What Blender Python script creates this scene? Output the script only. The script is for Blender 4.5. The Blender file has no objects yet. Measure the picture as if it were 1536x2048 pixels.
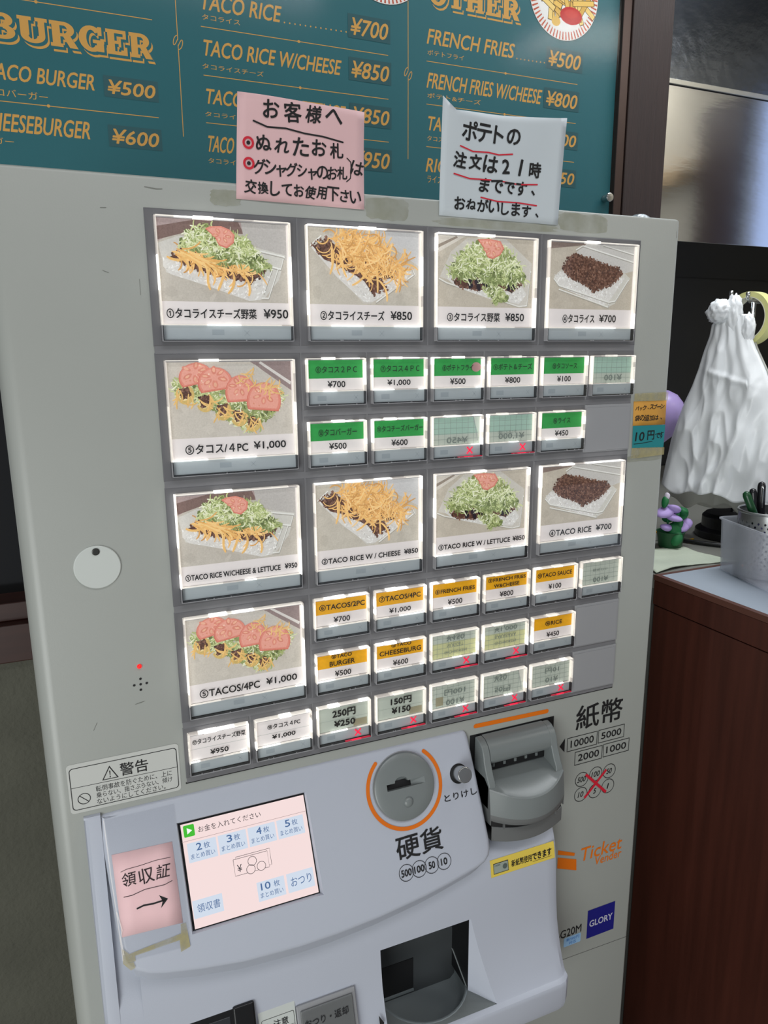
import bpy, bmesh, math, random
from mathutils import Matrix, Vector, noise

# ------------------------------------------------------------------ camera, world, light, exposure
SC = bpy.context.scene
COL = SC.collection
cam_d = bpy.data.cameras.new('camera')
cam_d.sensor_fit = 'VERTICAL'
cam_d.sensor_height = 36.0
cam_d.lens = 1428.578 / 2048 * 36.0
cam_d.clip_start = 0.02
CAM = bpy.data.objects.new('camera', cam_d)
COL.objects.link(CAM)
_rx = Vector((0.9228863041609617, -0.38496583024896064, -0.009065270699168425))
_dn = Vector((-0.08989846418167884, -0.19250476204936556, -0.9771694749254566))
_fw = Vector((0.3744317504297628, 0.9026312791661086, -0.2122678452829308))
_m = Matrix.Identity(4)
for i in range(3):
    _m[i][0] = _rx[i]
    _m[i][1] = -_dn[i]
    _m[i][2] = -_fw[i]
_m[0][3], _m[1][3], _m[2][3] = -0.05031156, -0.55345018, 1.35653562
CAM.matrix_world = _m
SC.camera = CAM

SC.view_settings.view_transform = 'Standard'
SC.view_settings.look = 'None'
SC.view_settings.exposure = 0.0
SC.view_settings.gamma = 1.0
SC.view_settings.use_curve_mapping = False

W = bpy.data.worlds.new('room_air')
SC.world = W
W.use_nodes = True
W.node_tree.nodes['Background'].inputs[0].default_value = (0.88, 0.92, 1.0, 1)
W.node_tree.nodes['Background'].inputs[1].default_value = 0.23


def area(name, loc, target, sx, sy, power, col):
    d = bpy.data.lights.new(name, 'AREA')
    d.shape = 'RECTANGLE'
    d.size, d.size_y = sx, sy
    d.energy = power
    d.color = col
    o = bpy.data.objects.new(name, d)
    COL.objects.link(o)
    o.location = loc
    o.rotation_euler = (Vector(target) - Vector(loc)).to_track_quat('-Z', 'Y').to_euler()
    return o


area('ceiling_tube_light', (0.05, -0.95, 2.42), (0.05, -0.45, 0.4), 1.3, 0.30, 8.5, (0.98, 0.98, 1.0))
area('entrance_daylight', (-1.20, -1.55, 0.86), (0.0, 0.0, 0.78), 1.1, 1.30, 25, (0.97, 1.0, 0.98))
area('wall_fill_light', (1.85, -1.0, 2.44), (2.1, -1.0, 0.8), 0.3, 0.9, 9, (1.0, 0.96, 0.88))  # added fill with no seen lamp: brightens the right wall that the steel reflects
area('kitchen_tube_light', (1.05, 0.12, 2.40), (1.05, 0.30, 0.0), 0.9, 0.22, 13, (0.93, 0.97, 1.0))

# ------------------------------------------------------------------ materials


def lin(c):
    return tuple(((v / 255) / 12.92) if v / 255 <= 0.04045 else (((v / 255) + 0.055) / 1.055) ** 2.4 for v in c)


MATS = {}


def mat(name, rgb, rough=0.5, metal=0.0, emit=None, estr=0.0, bump=0.0, bscale=200.0, var=0.0, vscale=4.0,
        stretch=(1, 1, 1), coat=0.0, spec=0.5, trans=0.0, alpha=1.0):
    if name in MATS:
        return MATS[name]
    m = bpy.data.materials.new(name)
    m.use_nodes = True
    nt = m.node_tree
    b = nt.nodes['Principled BSDF']
    c = lin(rgb)
    b.inputs['Base Color'].default_value = (*c, 1)
    b.inputs['Roughness'].default_value = rough
    b.inputs['Metallic'].default_value = metal
    b.inputs['Specular IOR Level'].default_value = spec
    b.inputs['Coat Weight'].default_value = coat
    if trans:
        b.inputs['Transmission Weight'].default_value = trans
    if alpha < 1:
        b.inputs['Alpha'].default_value = alpha
    if emit is not None:
        b.inputs['Emission Color'].default_value = (*lin(emit), 1)
        b.inputs['Emission Strength'].default_value = estr
    if bump or var:
        tc = nt.nodes.new('ShaderNodeTexCoord')
        mp = nt.nodes.new('ShaderNodeMapping')
        mp.inputs['Scale'].default_value = stretch
        nt.links.new(tc.outputs['Object'], mp.inputs['Vector'])
    if bump:
        n = nt.nodes.new('ShaderNodeTexNoise')
        n.inputs['Scale'].default_value = bscale
        n.inputs['Detail'].default_value = 4
        nt.links.new(mp.outputs[0], n.inputs['Vector'])
        bp = nt.nodes.new('ShaderNodeBump')
        bp.inputs['Strength'].default_value = bump
        bp.inputs['Distance'].default_value = 0.002
        nt.links.new(n.outputs['Fac'], bp.inputs['Height'])
        nt.links.new(bp.outputs[0], b.inputs['Normal'])
    if var:
        n = nt.nodes.new('ShaderNodeTexNoise')
        n.inputs['Scale'].default_value = vscale
        n.inputs['Detail'].default_value = 6
        nt.links.new(mp.outputs[0], n.inputs['Vector'])
        r = nt.nodes.new('ShaderNodeValToRGB')
        r.color_ramp.elements[0].position = 0.3
        r.color_ramp.elements[1].position = 0.7
        r.color_ramp.elements[0].color = (*[v * (1 - var) for v in c], 1)
        r.color_ramp.elements[1].color = (*[min(1, v * (1 + var)) for v in c], 1)
        nt.links.new(n.outputs['Fac'], r.inputs['Fac'])
        nt.links.new(r.outputs['Color'], b.inputs['Base Color'])
    MATS[name] = m
    return m


def printed(name, estr):
    """Ink on paper: the colour of every printed shape comes from the mesh's own colour layer."""
    m = bpy.data.materials.new(name)
    m.use_nodes = True
    nt = m.node_tree
    b = nt.nodes['Principled BSDF']
    b.inputs['Roughness'].default_value = 0.6
    b.inputs['Specular IOR Level'].default_value = 0.2
    a = nt.nodes.new('ShaderNodeVertexColor')
    a.layer_name = 'ink'
    tc = nt.nodes.new('ShaderNodeTexCoord')
    n = nt.nodes.new('ShaderNodeTexNoise')
    n.inputs['Scale'].default_value = 900
    n.inputs['Detail'].default_value = 3
    nt.links.new(tc.outputs['Object'], n.inputs['Vector'])
    mx = nt.nodes.new('ShaderNodeMix')
    mx.data_type = 'RGBA'
    mx.blend_type = 'SOFT_LIGHT'
    mx.inputs[0].default_value = 0.45
    nt.links.new(a.outputs['Color'], mx.inputs[6])
    nt.links.new(n.outputs['Color'], mx.inputs[7])
    hs = nt.nodes.new('ShaderNodeRGBToBW')
    nt.links.new(n.outputs['Color'], hs.inputs[0])
    nt.links.new(hs.outputs[0], mx.inputs[7])
    nt.links.new(mx.outputs[2], b.inputs['Base Color'])
    nt.links.new(mx.outputs[2], b.inputs['Emission Color'])
    b.inputs['Emission Strength'].default_value = estr
    return m


def clear(name, rough=0.03, gloss=0.08, tint=(1, 1, 1), edge=0.5):
    """Thin clear plastic or film."""
    m = bpy.data.materials.new(name)
    m.use_nodes = True
    nt = m.node_tree
    nt.nodes.clear()
    o = nt.nodes.new('ShaderNodeOutputMaterial')
    t = nt.nodes.new('ShaderNodeBsdfTransparent')
    t.inputs[0].default_value = (*tint, 1)
    g = nt.nodes.new('ShaderNodeBsdfGlossy')
    g.inputs['Roughness'].default_value = rough
    lw = nt.nodes.new('ShaderNodeLayerWeight')
    lw.inputs['Blend'].default_value = 0.25
    mu = nt.nodes.new('ShaderNodeMath')
    mu.operation = 'MULTIPLY_ADD'
    mu.inputs[1].default_value = edge
    mu.inputs[2].default_value = gloss * 0.4
    nt.links.new(lw.outputs['Fresnel'], mu.inputs[0])
    x = nt.nodes.new('ShaderNodeMixShader')
    nt.links.new(mu.outputs[0], x.inputs[0])
    nt.links.new(t.outputs[0], x.inputs[1])
    nt.links.new(g.outputs[0], x.inputs[2])
    nt.links.new(x.outputs[0], o.inputs[0])
    return m


M_BODY = mat('machine_paint', (157, 160, 155), 0.38, var=0.035, vscale=5, bump=0.03, bscale=700)
M_CONSOLE = mat('console_plastic', (182, 187, 199), 0.42, bump=0.05, bscale=1200)
M_PANEL = mat('grey_panel_plastic', (102, 102, 105), 0.45, var=0.03, vscale=8)
M_PLATE = mat('blank_plate_plastic', (150, 151, 154), 0.45)
M_SEAM = mat('seam_black', (18, 18, 20), 0.6)
M_BLACK = mat('black_plastic', (14, 14, 16), 0.35)
M_STRIP = mat('button_strip', (190, 200, 205), 0.35)
M_STRIPMARK = mat('button_strip_mark', (172, 183, 190), 0.4)
M_PAPER = mat('label_paper', (222, 218, 217), 0.7, emit=(226, 216, 214), estr=0.34, var=0.02, vscale=300)
M_PAPER_G = mat('label_paper_back', (186, 194, 184), 0.7, emit=(190, 200, 186), estr=0.20)
M_GREEN = mat('label_green', (40, 158, 72), 0.7, emit=(30, 150, 60), estr=0.22, var=0.06, vscale=400)
M_YELLOW = mat('label_yellow', (236, 172, 12), 0.7, emit=(236, 172, 12), estr=0.22, var=0.06, vscale=400)
M_GRN_B = mat('label_green_reverse', (168, 198, 184), 0.7, emit=(160, 196, 180), estr=0.18)
M_YEL_B = mat('label_yellow_reverse', (206, 208, 160), 0.7, emit=(206, 208, 150), estr=0.18)
M_GRID = mat('label_grid_line', (158, 172, 164), 0.7)
M_INK = mat('black_ink', (22, 22, 24), 0.6)
M_INK_F = mat('faded_ink', (140, 152, 146), 0.7)
M_DKGRN = mat('dark_green_ink', (14, 52, 28), 0.7)
M_RIM = mat('backlit_rim', (235, 232, 225), 0.25, emit=(255, 248, 238), estr=0.55, var=0.12, vscale=120, alpha=0.5)
M_RIM_HOT = mat('backlit_rim_bright', (250, 250, 248), 0.25, emit=(255, 252, 246), estr=1.3, alpha=0.7)
M_RIM_DIM = mat('backlit_rim_dim', (205, 202, 198), 0.25, emit=(235, 225, 215), estr=0.5, alpha=0.4)
M_WALLP = mat('clear_edge_pale', (190, 190, 194), 0.2, alpha=0.55)
M_WALLD = mat('clear_edge_dark', (34, 36, 40), 0.2, alpha=0.8)
M_RED = mat('red_led', (220, 30, 60), 0.4, emit=(255, 38, 80), estr=0.8)
M_REDGLOW = mat('red_led_edge', (190, 30, 60), 0.3, emit=(240, 30, 70), estr=0.30)
M_CLEAR = clear('clear_cover')
M_ACRYL = clear('acrylic_sheet', 0.12, 0.02, edge=0.06)
M_FILM = clear('clear_tape_film', 0.18, 0.04)
M_ORANGE = mat('orange_mark', (222, 112, 12), 0.5)
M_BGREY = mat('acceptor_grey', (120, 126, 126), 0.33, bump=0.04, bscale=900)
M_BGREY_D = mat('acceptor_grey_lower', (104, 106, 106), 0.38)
M_STEEL = mat('brushed_steel', (190, 192, 190), 0.25, 1.0)
M_TRAY = mat('tray_metal', (140, 149, 152), 0.36, 0.3)
M_TRAYW = mat('tray_well', (74, 78, 80), 0.4, 0.2)
M_WHITE = mat('white_plate', (196, 201, 197), 0.4)
M_NAVY = mat('navy_badge', (20, 22, 120), 0.5)
M_BADGE = mat('badge_text', (190, 190, 205), 0.5)
M_LBLUE = mat('pale_blue_tag', (150, 190, 226), 0.5)
M_YSTICK = mat('yellow_sticker', (226, 200, 84), 0.5)
M_TEAL = mat('menu_teal', (14, 92, 100), 0.65, var=0.03, vscale=3)
M_TEAL_D = mat('menu_price_patch', (12, 76, 82), 0.5)
M_GOLD = mat('menu_gold', (202, 150, 66), 0.55)
M_PINK = mat('pink_paper', (216, 178, 180), 0.75, var=0.02, vscale=30)
M_PINK2 = mat('pink_slip', (248, 210, 212), 0.6, var=0.03, vscale=60)
M_NOTE = mat('white_note_paper', (192, 200, 205), 0.75, var=0.02, vscale=20)
M_MARKER = mat('marker_black', (12, 12, 14), 0.6)
M_REDPEN = mat('marker_red', (200, 24, 48), 0.6)
M_ONOTE = mat('orange_note_paper', (206, 150, 62), 0.7)
M_TNOTE = mat('teal_note_paper', (26, 128, 134), 0.7)
M_PEN = mat('pen_ink', (48, 26, 30), 0.6)


def residue(name, rgb, a):
    m = bpy.data.materials.new(name)
    m.use_nodes = True
    nt = m.node_tree
    b = nt.nodes['Principled BSDF']
    b.inputs['Base Color'].default_value = (*lin(rgb), 1)
    b.inputs['Roughness'].default_value = 0.4
    n = nt.nodes.new('ShaderNodeTexNoise')
    n.inputs['Scale'].default_value = 60
    n.inputs['Detail'].default_value = 8
    tc = nt.nodes.new('ShaderNodeTexCoord')
    nt.links.new(tc.outputs['Object'], n.inputs['Vector'])
    r = nt.nodes.new('ShaderNodeMapRange')
    r.inputs[1].default_value = 0.23
    r.inputs[2].default_value = 0.7
    r.inputs[3].default_value = a * 0.1
    r.inputs[4].default_value = a
    nt.links.new(n.outputs['Fac'], r.inputs[0])
    nt.links.new(r.outputs[0], b.inputs['Alpha'])
    return m


M_RESID = residue('tape_residue', (150, 150, 120), 0.42)
M_TAPEOLD = residue('yellowed_tape', (176, 166, 120), 0.85)
M_PRINT = printed('printed_photo', 0.40)
M_PRINT_B = printed('printed_menu_art', 0.0)

# ------------------------------------------------------------------ mesh builder


def T_xz(u, v, h):
    return (u, -h, v)


class MB:
    """Collects faces; build() links them as one mesh object."""

    def __init__(self, T=None):
        self.v, self.f, self.mi, self.mats, self.T = [], [], [], [], T
        self.col = {}
        self.cur = None

    def use(self, m):
        if m not in self.mats:
            self.mats.append(m)
        self.cur = self.mats.index(m)
        return self

    def add(self, vs, fs, col=None):
        b = len(self.v)
        self.v += [tuple(p) for p in vs]
        for f in fs:
            if col is not None:
                self.col[len(self.f)] = col
            self.f.append(tuple(b + i for i in f))
            self.mi.append(self.cur or 0)

    def poly(self, pts, h=0.0, col=None, T=None):
        T = T or self.T or T_xz
        a = sum(pts[i][0] * pts[(i + 1) % len(pts)][1] - pts[(i + 1) % len(pts)][0] * pts[i][1] for i in range(len(pts)))
        if a < 0:
            pts = pts[::-1]
        self.add([T(p[0], p[1], h) for p in pts], [tuple(range(len(pts)))], col)

    def rect(self, u0, u1, v0, v1, h=0.0, col=None, T=None):
        self.poly([(u0, v0), (u1, v0), (u1, v1), (u0, v1)], h, col, T)

    def rrect(self, u0, u1, v0, v1, r, h=0.0, T=None):
        self.poly(rr(u0, u1, v0, v1, r), h, None, T)

    def ring2(self, outer, inner, h=0.0, T=None):
        T = T or self.T or T_xz
        n = len(outer)
        self.add([T(*p, h) for p in outer] + [T(*p, h) for p in inner],
                 [(i, (i + 1) % n, n + (i + 1) % n, n + i) for i in range(n)])

    def frame(self, u0, u1, v0, v1, w, h=0.0, T=None):
        self.ring2([(u0, v0), (u1, v0), (u1, v1), (u0, v1)], [(u0 + w, v0 + w), (u1 - w, v0 + w), (u1 - w, v1 - w), (u0 + w, v1 - w)], h, T)

    def circle(self, u, v, r, h=0.0, n=32, ry=None, T=None, col=None):
        ry = ry or r
        self.poly([(u + r * math.cos(2 * math.pi * i / n), v + ry * math.sin(2 * math.pi * i / n)) for i in range(n)], h, col, T)

    def annulus(self, u, v, r0, r1, h=0.0, n=32, a0=0.0, a1=2 * math.pi, T=None, caps=False):
        T = T or self.T or T_xz
        full = abs(a1 - a0 - 2 * math.pi) < 1e-6
        k = n if full else n + 1
        A = [a0 + (a1 - a0) * i / n for i in range(k)]
        vs = [T(u + r1 * math.cos(a), v + r1 * math.sin(a), h) for a in A] + [T(u + r0 * math.cos(a), v + r0 * math.sin(a), h) for a in A]
        self.add(vs, [(i, (i + 1) % k, k + (i + 1) % k, k + i) for i in range(n)])
        if caps:
            for a in (a0, a1):
                self.circle(u + (r0 + r1) / 2 * math.cos(a), v + (r0 + r1) / 2 * math.sin(a), (r1 - r0) / 2, h + 4e-6, 14, T=T)

    def stroke(self, pts, w, h=0.0, T=None, taper=False, cap=True, col=None):
        """A drawn line of width w along 2-D points."""
        T = T or self.T or T_xz
        n = len(pts)
        L, R = [], []
        for i, p in enumerate(pts):
            a = pts[max(0, i - 1)]
            b = pts[min(n - 1, i + 1)]
            dx, dy = b[0] - a[0], b[1] - a[1]
            d = math.hypot(dx, dy) or 1
            ww = w * (0.45 + 0.55 * math.sin(math.pi * (0.12 + 0.76 * i / max(1, n - 1)))) if taper else w
            L.append((p[0] - dy / d * ww / 2, p[1] + dx / d * ww / 2))
            R.append((p[0] + dy / d * ww / 2, p[1] - dx / d * ww / 2))
        self.add([T(*p, h) for p in L] + [T(*p, h) for p in R], [(n + i, n + i + 1, i + 1, i) for i in range(n - 1)], col)
        if cap and not taper:
            self.circle(*pts[0], w / 2, h + 3e-6, 10, T=T, col=col)
            self.circle(*pts[-1], w / 2, h + 5e-6, 10, T=T, col=col)

    def box(self, x0, x1, y0, y1, z0, z1):
        vs = [(x0, y0, z0), (x1, y0, z0), (x1, y1, z0), (x0, y1, z0), (x0, y0, z1), (x1, y0, z1), (x1, y1, z1), (x0, y1, z1)]
        self.add(vs, [(0, 3, 2, 1), (4, 5, 6, 7), (0, 1, 5, 4), (1, 2, 6, 5), (2, 3, 7, 6), (3, 0, 4, 7)])

    def loft(self, rings, close=True, cap0=False, cap1=False):
        n = len(rings[0])
        vs = [p for r in rings for p in r]
        fs = []
        for k in range(len(rings) - 1):
            for i in range(n if close else n - 1):
                j = (i + 1) % n
                fs.append((k * n + i, k * n + j, (k + 1) * n + j, (k + 1) * n + i))
        if cap0:
            fs.append(tuple(range(n))[::-1])
        if cap1:
            fs.append(tuple((len(rings) - 1) * n + i for i in range(n)))
        self.add(vs, fs)

    def lathe(self, prof, c, n=32, axis='z', cap0=False, cap1=False):
        """prof: (radius, height) pairs round the axis through c."""
        rings = []
        for r, t in prof:
            ring = []
            for i in range(n):
                a = 2 * math.pi * i / n
                p = (r * math.cos(a), r * math.sin(a), t)
                if axis == 'y':
                    p = (p[0], -p[2], p[1])
                elif axis == 'x':
                    p = (p[2], p[0], p[1])
                ring.append((c[0] + p[0], c[1] + p[1], c[2] + p[2]))
            rings.append(ring)
        self.loft(rings, True, cap0, cap1)

    def tube(self, pts, r, n=10, caps=True):
        rings = []
        for i, p in enumerate(pts):
            a = Vector(pts[max(0, i - 1)])
            b = Vector(pts[min(len(pts) - 1, i + 1)])
            d = (b - a).normalized()
            up = Vector((0, 0, 1)) if abs(d.z) < 0.9 else Vector((1, 0, 0))
            s = d.cross(up).normalized()
            t = s.cross(d)
            rr_ = r[i] if isinstance(r, (list, tuple)) else r
            rings.append([tuple(Vector(p) + rr_ * (math.cos(2 * math.pi * k / n) * s + math.sin(2 * math.pi * k / n) * t)) for k in range(n)])
        self.loft(rings, True, caps, caps)

    def text(self, body, u0, v0, u1=None, v1=None, h=0.0, bold=0.0, shear=0.0, T=None, rot=0.0, fx=1, fy=1, align='l'):
        """Lettering fitted into a box: v0..v1 is the height of its ink, u0..u1 its width (None keeps the proportions)."""
        vs, fs, bx = glyphs(body)
        T = T or self.T or T_xz
        w, hh = bx[1] - bx[0], bx[3] - bx[2]
        if v1 is None:
            sx = (u1 - u0) / w
            sy = sx
        else:
            sy = (v1 - v0) / hh
            sx = sy if u1 is None else (u1 - u0) / w
        if align == 'c':
            u0 = u0 - w * sx / 2
        cu, cv = u0 + w * sx / 2, v0 + hh * sy / 2
        cr, sr = math.cos(rot), math.sin(rot)
        offs = [(0, 0)]
        if bold:
            offs = [(bold * math.cos(a), bold * math.sin(a)) for a in (0.4, 1.45, 2.5, 3.54, 4.6, 5.6)]
        for k, (ox, oy) in enumerate(offs):
            out = []
            for x, y in vs:
                x = (x - bx[0]) * sx - w * sx / 2
                y = (y - bx[2]) * sy - hh * sy / 2
                x += shear * y
                x *= fx
                y *= fy
                x, y = x * cr - y * sr, x * sr + y * cr
                out.append(T(cu + x + ox, cv + y + oy, h + k * 1.2e-6))
            self.add(out, fs)

    def hand(self, body, u0, v0, u1, v1, size, h=0.0, bold=0.0, seed=1, T=None, squash=1.0):
        """Handwriting: every character set by itself along a line, each a little turned and sized differently."""
        rnd = random.Random(seed)
        n = len(body)
        ang = math.atan2(v1 - v0, u1 - u0)
        for i, ch in enumerate(body):
            if ch == ' ':
                continue
            t = (i + 0.5) / n
            s = size * rnd.uniform(0.86, 1.12)
            small = ch in 'ャッュョゃっ、。・,.'
            vs, fs, bx = glyphs(ch)
            gw, gh = bx[1] - bx[0], bx[3] - bx[2]
            k = s / max(0.74, gw, gh) if not small else s / 0.95
            cu = u0 + (u1 - u0) * t
            cv = v0 + (v1 - v0) * t + size * (0.5 if not small else 0.3) + rnd.uniform(-0.05, 0.05) * size
            self.text(ch, cu - gw * k * squash / 2, cv - gh * k / 2, cu + gw * k * squash / 2, cv + gh * k / 2, h + i * 1e-6, bold,
                      rnd.uniform(-0.02, 0.16), T, ang + rnd.uniform(-0.09, 0.09))

    def build(self, name, parent=None, m=None, loc=None, bevel=0.0, seg=2, smooth=False, weld=True, solid=0.0):
        if m is not None:
            self.mats = [m] + [x for x in self.mats if x is not m]
            self.mi = [0] * len(self.f) if len(self.mats) == 1 else self.mi
        org = wl(parent) if parent else Vector((0, 0, 0))
        l = Vector(loc) if loc is not None else Vector((0, 0, 0))
        me = bpy.data.meshes.new(name)
        off = Vector((0, 0, 0)) if (loc is not None and parent) else (org if parent else l)
        me.from_pydata([(x - off.x, y - off.y, z - off.z) for x, y, z in self.v], [], self.f)
        for x in self.mats:
            me.materials.append(x)
        me.polygons.foreach_set('material_index', self.mi)
        if self.col:
            at = me.color_attributes.new('ink', 'FLOAT_COLOR', 'CORNER')
            for p in me.polygons:
                c = lin(self.col.get(p.index, (200, 200, 200)))
                for li in p.loop_indices:
                    at.data[li].color = (*c, 1)
        if smooth:
            me.polygons.foreach_set('use_smooth', [True] * len(me.polygons))
        me.update()
        if weld and not self.col:
            bm = bmesh.new()
            bm.from_mesh(me)
            bmesh.ops.remove_doubles(bm, verts=bm.verts, dist=1e-7)
            bm.to_mesh(me)
            bm.free()
        o = bpy.data.objects.new(name, me)
        COL.objects.link(o)
        if parent:
            o.parent = parent
            if loc is not None:
                o.location = l
        else:
            o.location = l
        if solid:
            md = o.modifiers.new('thickness', 'SOLIDIFY')
            md.thickness = solid
        if bevel:
            md = o.modifiers.new('rounding', 'BEVEL')
            md.width = bevel
            md.segments = seg
            md.limit_method = 'ANGLE'
            md.angle_limit = math.radians(35)
            for p in me.polygons:
                p.use_smooth = True
            md.harden_normals = True
        return o


def _chain(f):
    def g(self, *a, **k):
        f(self, *a, **k)
        return self
    return g


for _n in ('poly', 'rect', 'rrect', 'circle', 'annulus', 'stroke', 'frame', 'ring2', 'box', 'loft', 'lathe', 'tube', 'text', 'hand'):
    setattr(MB, _n, _chain(getattr(MB, _n)))


def wl(o):
    v = Vector((0, 0, 0))
    while o:
        v += o.location
        o = o.parent
    return v


def rr(u0, u1, v0, v1, r, n=6):
    pts = []
    for cu, cv, a in ((u1 - r, v1 - r, 0), (u0 + r, v1 - r, 90), (u0 + r, v0 + r, 180), (u1 - r, v0 + r, 270)):
        for i in range(n + 1):
            t = math.radians(a + 90 * i / n)
            pts.append((cu + r * math.cos(t), cv + r * math.sin(t)))
    return pts


_G = {}


def glyphs(body):
    if body in _G:
        return _G[body]
    c = bpy.data.curves.new('lettering', 'FONT')
    c.body = body
    c.size = 1
    c.resolution_u = 3
    o = bpy.data.objects.new('lettering', c)
    COL.objects.link(o)
    me = bpy.data.meshes.new_from_object(o)
    vs = [(v.co.x, v.co.y) for v in me.vertices]
    fs = [tuple(p.vertices) for p in me.polygons]
    bpy.data.objects.remove(o)
    bpy.data.curves.remove(c)
    bpy.data.meshes.remove(me)
    if not vs:
        vs, fs = [(0, 0), (0.1, 0), (0.1, 0.1)], []
    bx = (min(v[0] for v in vs), max(v[0] for v in vs), min(v[1] for v in vs), max(v[1] for v in vs))
    _G[body] = (vs, fs, bx)
    return _G[body]


def thing(name, label, cat, loc=(0, 0, 0), group=None):
    o = bpy.data.objects.new(name, None)
    o.empty_display_size = 0.05
    COL.objects.link(o)
    o.location = loc
    return tag(o, label, cat, group)


def tag(o, label, cat, group=None):
    o['label'] = label
    o['category'] = cat
    o['kind'] = 'thing'
    if group:
        o['group'] = group
    return o


def struct(o):
    o['kind'] = 'structure'
    return o


def cutout(o, cutter):
    """Cuts one mesh out of another for good."""
    md = o.modifiers.new('cut', 'BOOLEAN')
    md.operation = 'DIFFERENCE'
    md.solver = 'EXACT'
    md.object = cutter
    bpy.context.view_layer.update()
    dg = bpy.context.evaluated_depsgraph_get()
    me = bpy.data.meshes.new_from_object(o.evaluated_get(dg))
    o.modifiers.remove(md)
    o.data = me
    bpy.data.objects.remove(cutter)

# ------------------------------------------------------------------ the setting
M_STUCCO = mat('stucco', (84, 84, 74), 0.9, bump=0.9, bscale=160, var=0.10, vscale=14)
M_WALLC = mat('cream_wall', (206, 198, 178), 0.8)
M_KWALL = mat('kitchen_wall_dark', (20, 20, 22), 0.45, var=0.25, vscale=6)
M_FLOOR = mat('floor_vinyl', (150, 142, 130), 0.5, var=0.12, vscale=5)
M_CEIL = mat('ceiling_slats', (58, 54, 50), 0.7)
M_POST = mat('brown_painted_wood', (42, 26, 22), 0.6, var=0.16, vscale=16, stretch=(14, 14, 0.7), bump=0.25, bscale=60)
M_TRIMB = mat('brown_metal_edge', (76, 62, 58), 0.32, 0.55)
M_SILL = mat('dark_red_sill', (52, 26, 20), 0.45, var=0.2, vscale=10, stretch=(0.6, 8, 8))
M_NIGHT = mat('dark_window_glass', (16, 17, 18), 0.12, spec=0.6)
YW = 0.36

b = MB().use(M_FLOOR)
b.box(-2.2, 2.4, -2.6, 1.2, -0.05, 0.0)
struct(b.build('floor'))
b = MB().use(M_CEIL)
for i in range(24):
    b.box(-2.2 + i * 0.19, -2.2 + i * 0.19 + 0.182, -2.6, 1.2, 2.5, 2.53)
b.box(-2.2, 2.4, -2.6, 1.2, 2.531, 2.56)
struct(b.build('ceiling'))
b = MB().use(M_STUCCO)      # wall behind the machine, with the window's opening left out of it
b.box(-2.2, 0.70, YW, YW + 0.10, 0.0, 1.005)
b.box(-2.2, -1.10, YW, YW + 0.10, 1.005, 2.5)
b.box(0.30, 0.70, YW, YW + 0.10, 1.005, 2.5)
b.box(-1.10, 0.30, YW, YW + 0.10, 2.05, 2.5)
struct(b.build('wall_back'))
w = MB().use(M_NIGHT)
w.box(-1.10, 0.30, YW + 0.045, YW + 0.055, 1.075, 2.05)
w = struct(w.build('window_1'))
b = MB().use(M_SILL)
b.box(-1.10, 0.30, YW - 0.012, YW + 0.09, 1.005, 1.052)
b.box(-1.10, 0.30, YW + 0.002, YW + 0.09, 1.052, 1.075)
b.box(-1.10, -1.06, YW + 0.02, YW + 0.09, 1.075, 2.05)
b.box(-0.42, -0.38, YW + 0.02, YW + 0.09, 1.075, 2.05)
b.build('window_frame', w, bevel=0.002)
b = MB().use(M_POST)        # wooden post at the end of the wall
b.box(0.6985, 0.7480, 0.336, 0.50, 1.046, 2.5)
b.box(0.7490, 0.7745, 0.340, 0.50, 1.046, 2.5)
struct(b.build('trim_1', bevel=0.0015))
b = MB().use(M_TRIMB)       # metal edge strip between board and post
b.box(0.6835, 0.6975, 0.338, 0.372, 1.046, 2.5)
struct(b.build('trim_2', bevel=0.001))
b = MB().use(M_KWALL)
b.box(0.70, 2.4, 1.05, 1.10, 0.0, 2.5)
struct(b.build('wall_kitchen'))
b = MB().use(M_WALLC)
b.box(2.30, 2.40, -2.6, 1.05, 0.0, 0.95)
b.box(2.30, 2.40, -2.6, -0.46, 0.95, 2.5)
b.box(2.30, 2.40, -0.06, 1.05, 0.95, 2.5)
b.box(2.30, 2.40, -0.46, -0.06, 2.28, 2.5)
struct(b.build('wall_right'))
M_GLOW_PANE = mat('glow_pane', (180, 200, 235), 0.3, emit=(190, 208, 248), estr=1.3)
b = MB().use(M_GLOW_PANE)
b.box(2.36, 2.37, -0.46, -0.06, 0.95, 2.28)  # unseen glowing pane, added so the steel shows a blue glare
w = struct(b.build('reflection_pane'))
b = MB().use(M_SILL)
b.box(2.27, 2.30, -0.68, -0.47, 0.95, 2.28)  # unseen dark board, added to put a dark streak in the steel's reflection
b.build('reflection_board', w)
b = MB().use(mat('pane_bar_pale', (150, 140, 120), 0.5))
b.box(2.32, 2.355, -0.275, -0.245, 0.95, 2.28)  # bar across the added glowing pane
b.build('window_frame', w)
b = MB().use(mat('rail_wood', (208, 176, 130), 0.5, var=0.1, vscale=6))
b.box(2.22, 2.30, -1.6, -0.72, 2.04, 2.09)
struct(b.build('trim_3'))

# ------------------------------------------------------------------ the ticket machine
TM = thing('ticket_machine', 'tall pale grey meal ticket vending machine with rows of lit photo buttons', 'ticket machine', (0.19, 0.15, 0))
F = 0.0015                     # front of the cabinet; the button bezels stand at y = 0

b = MB().use(M_BODY)
out = []
for i in range(9):             # rounded left front edge
    a = math.radians(180 + 90 * i / 8)
    out.append((-0.0905 + 0.0128 * math.cos(a), F + 0.0165 + 0.0165 * math.sin(a)))
for i in range(5):
    a = math.radians(270 + 90 * i / 4)
    out.append((0.4830 + 0.0036 * math.cos(a), F + 0.0036 + 0.0036 * math.sin(a)))
out += [(0.4866, 0.305), (-0.1033, 0.305)]


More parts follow.
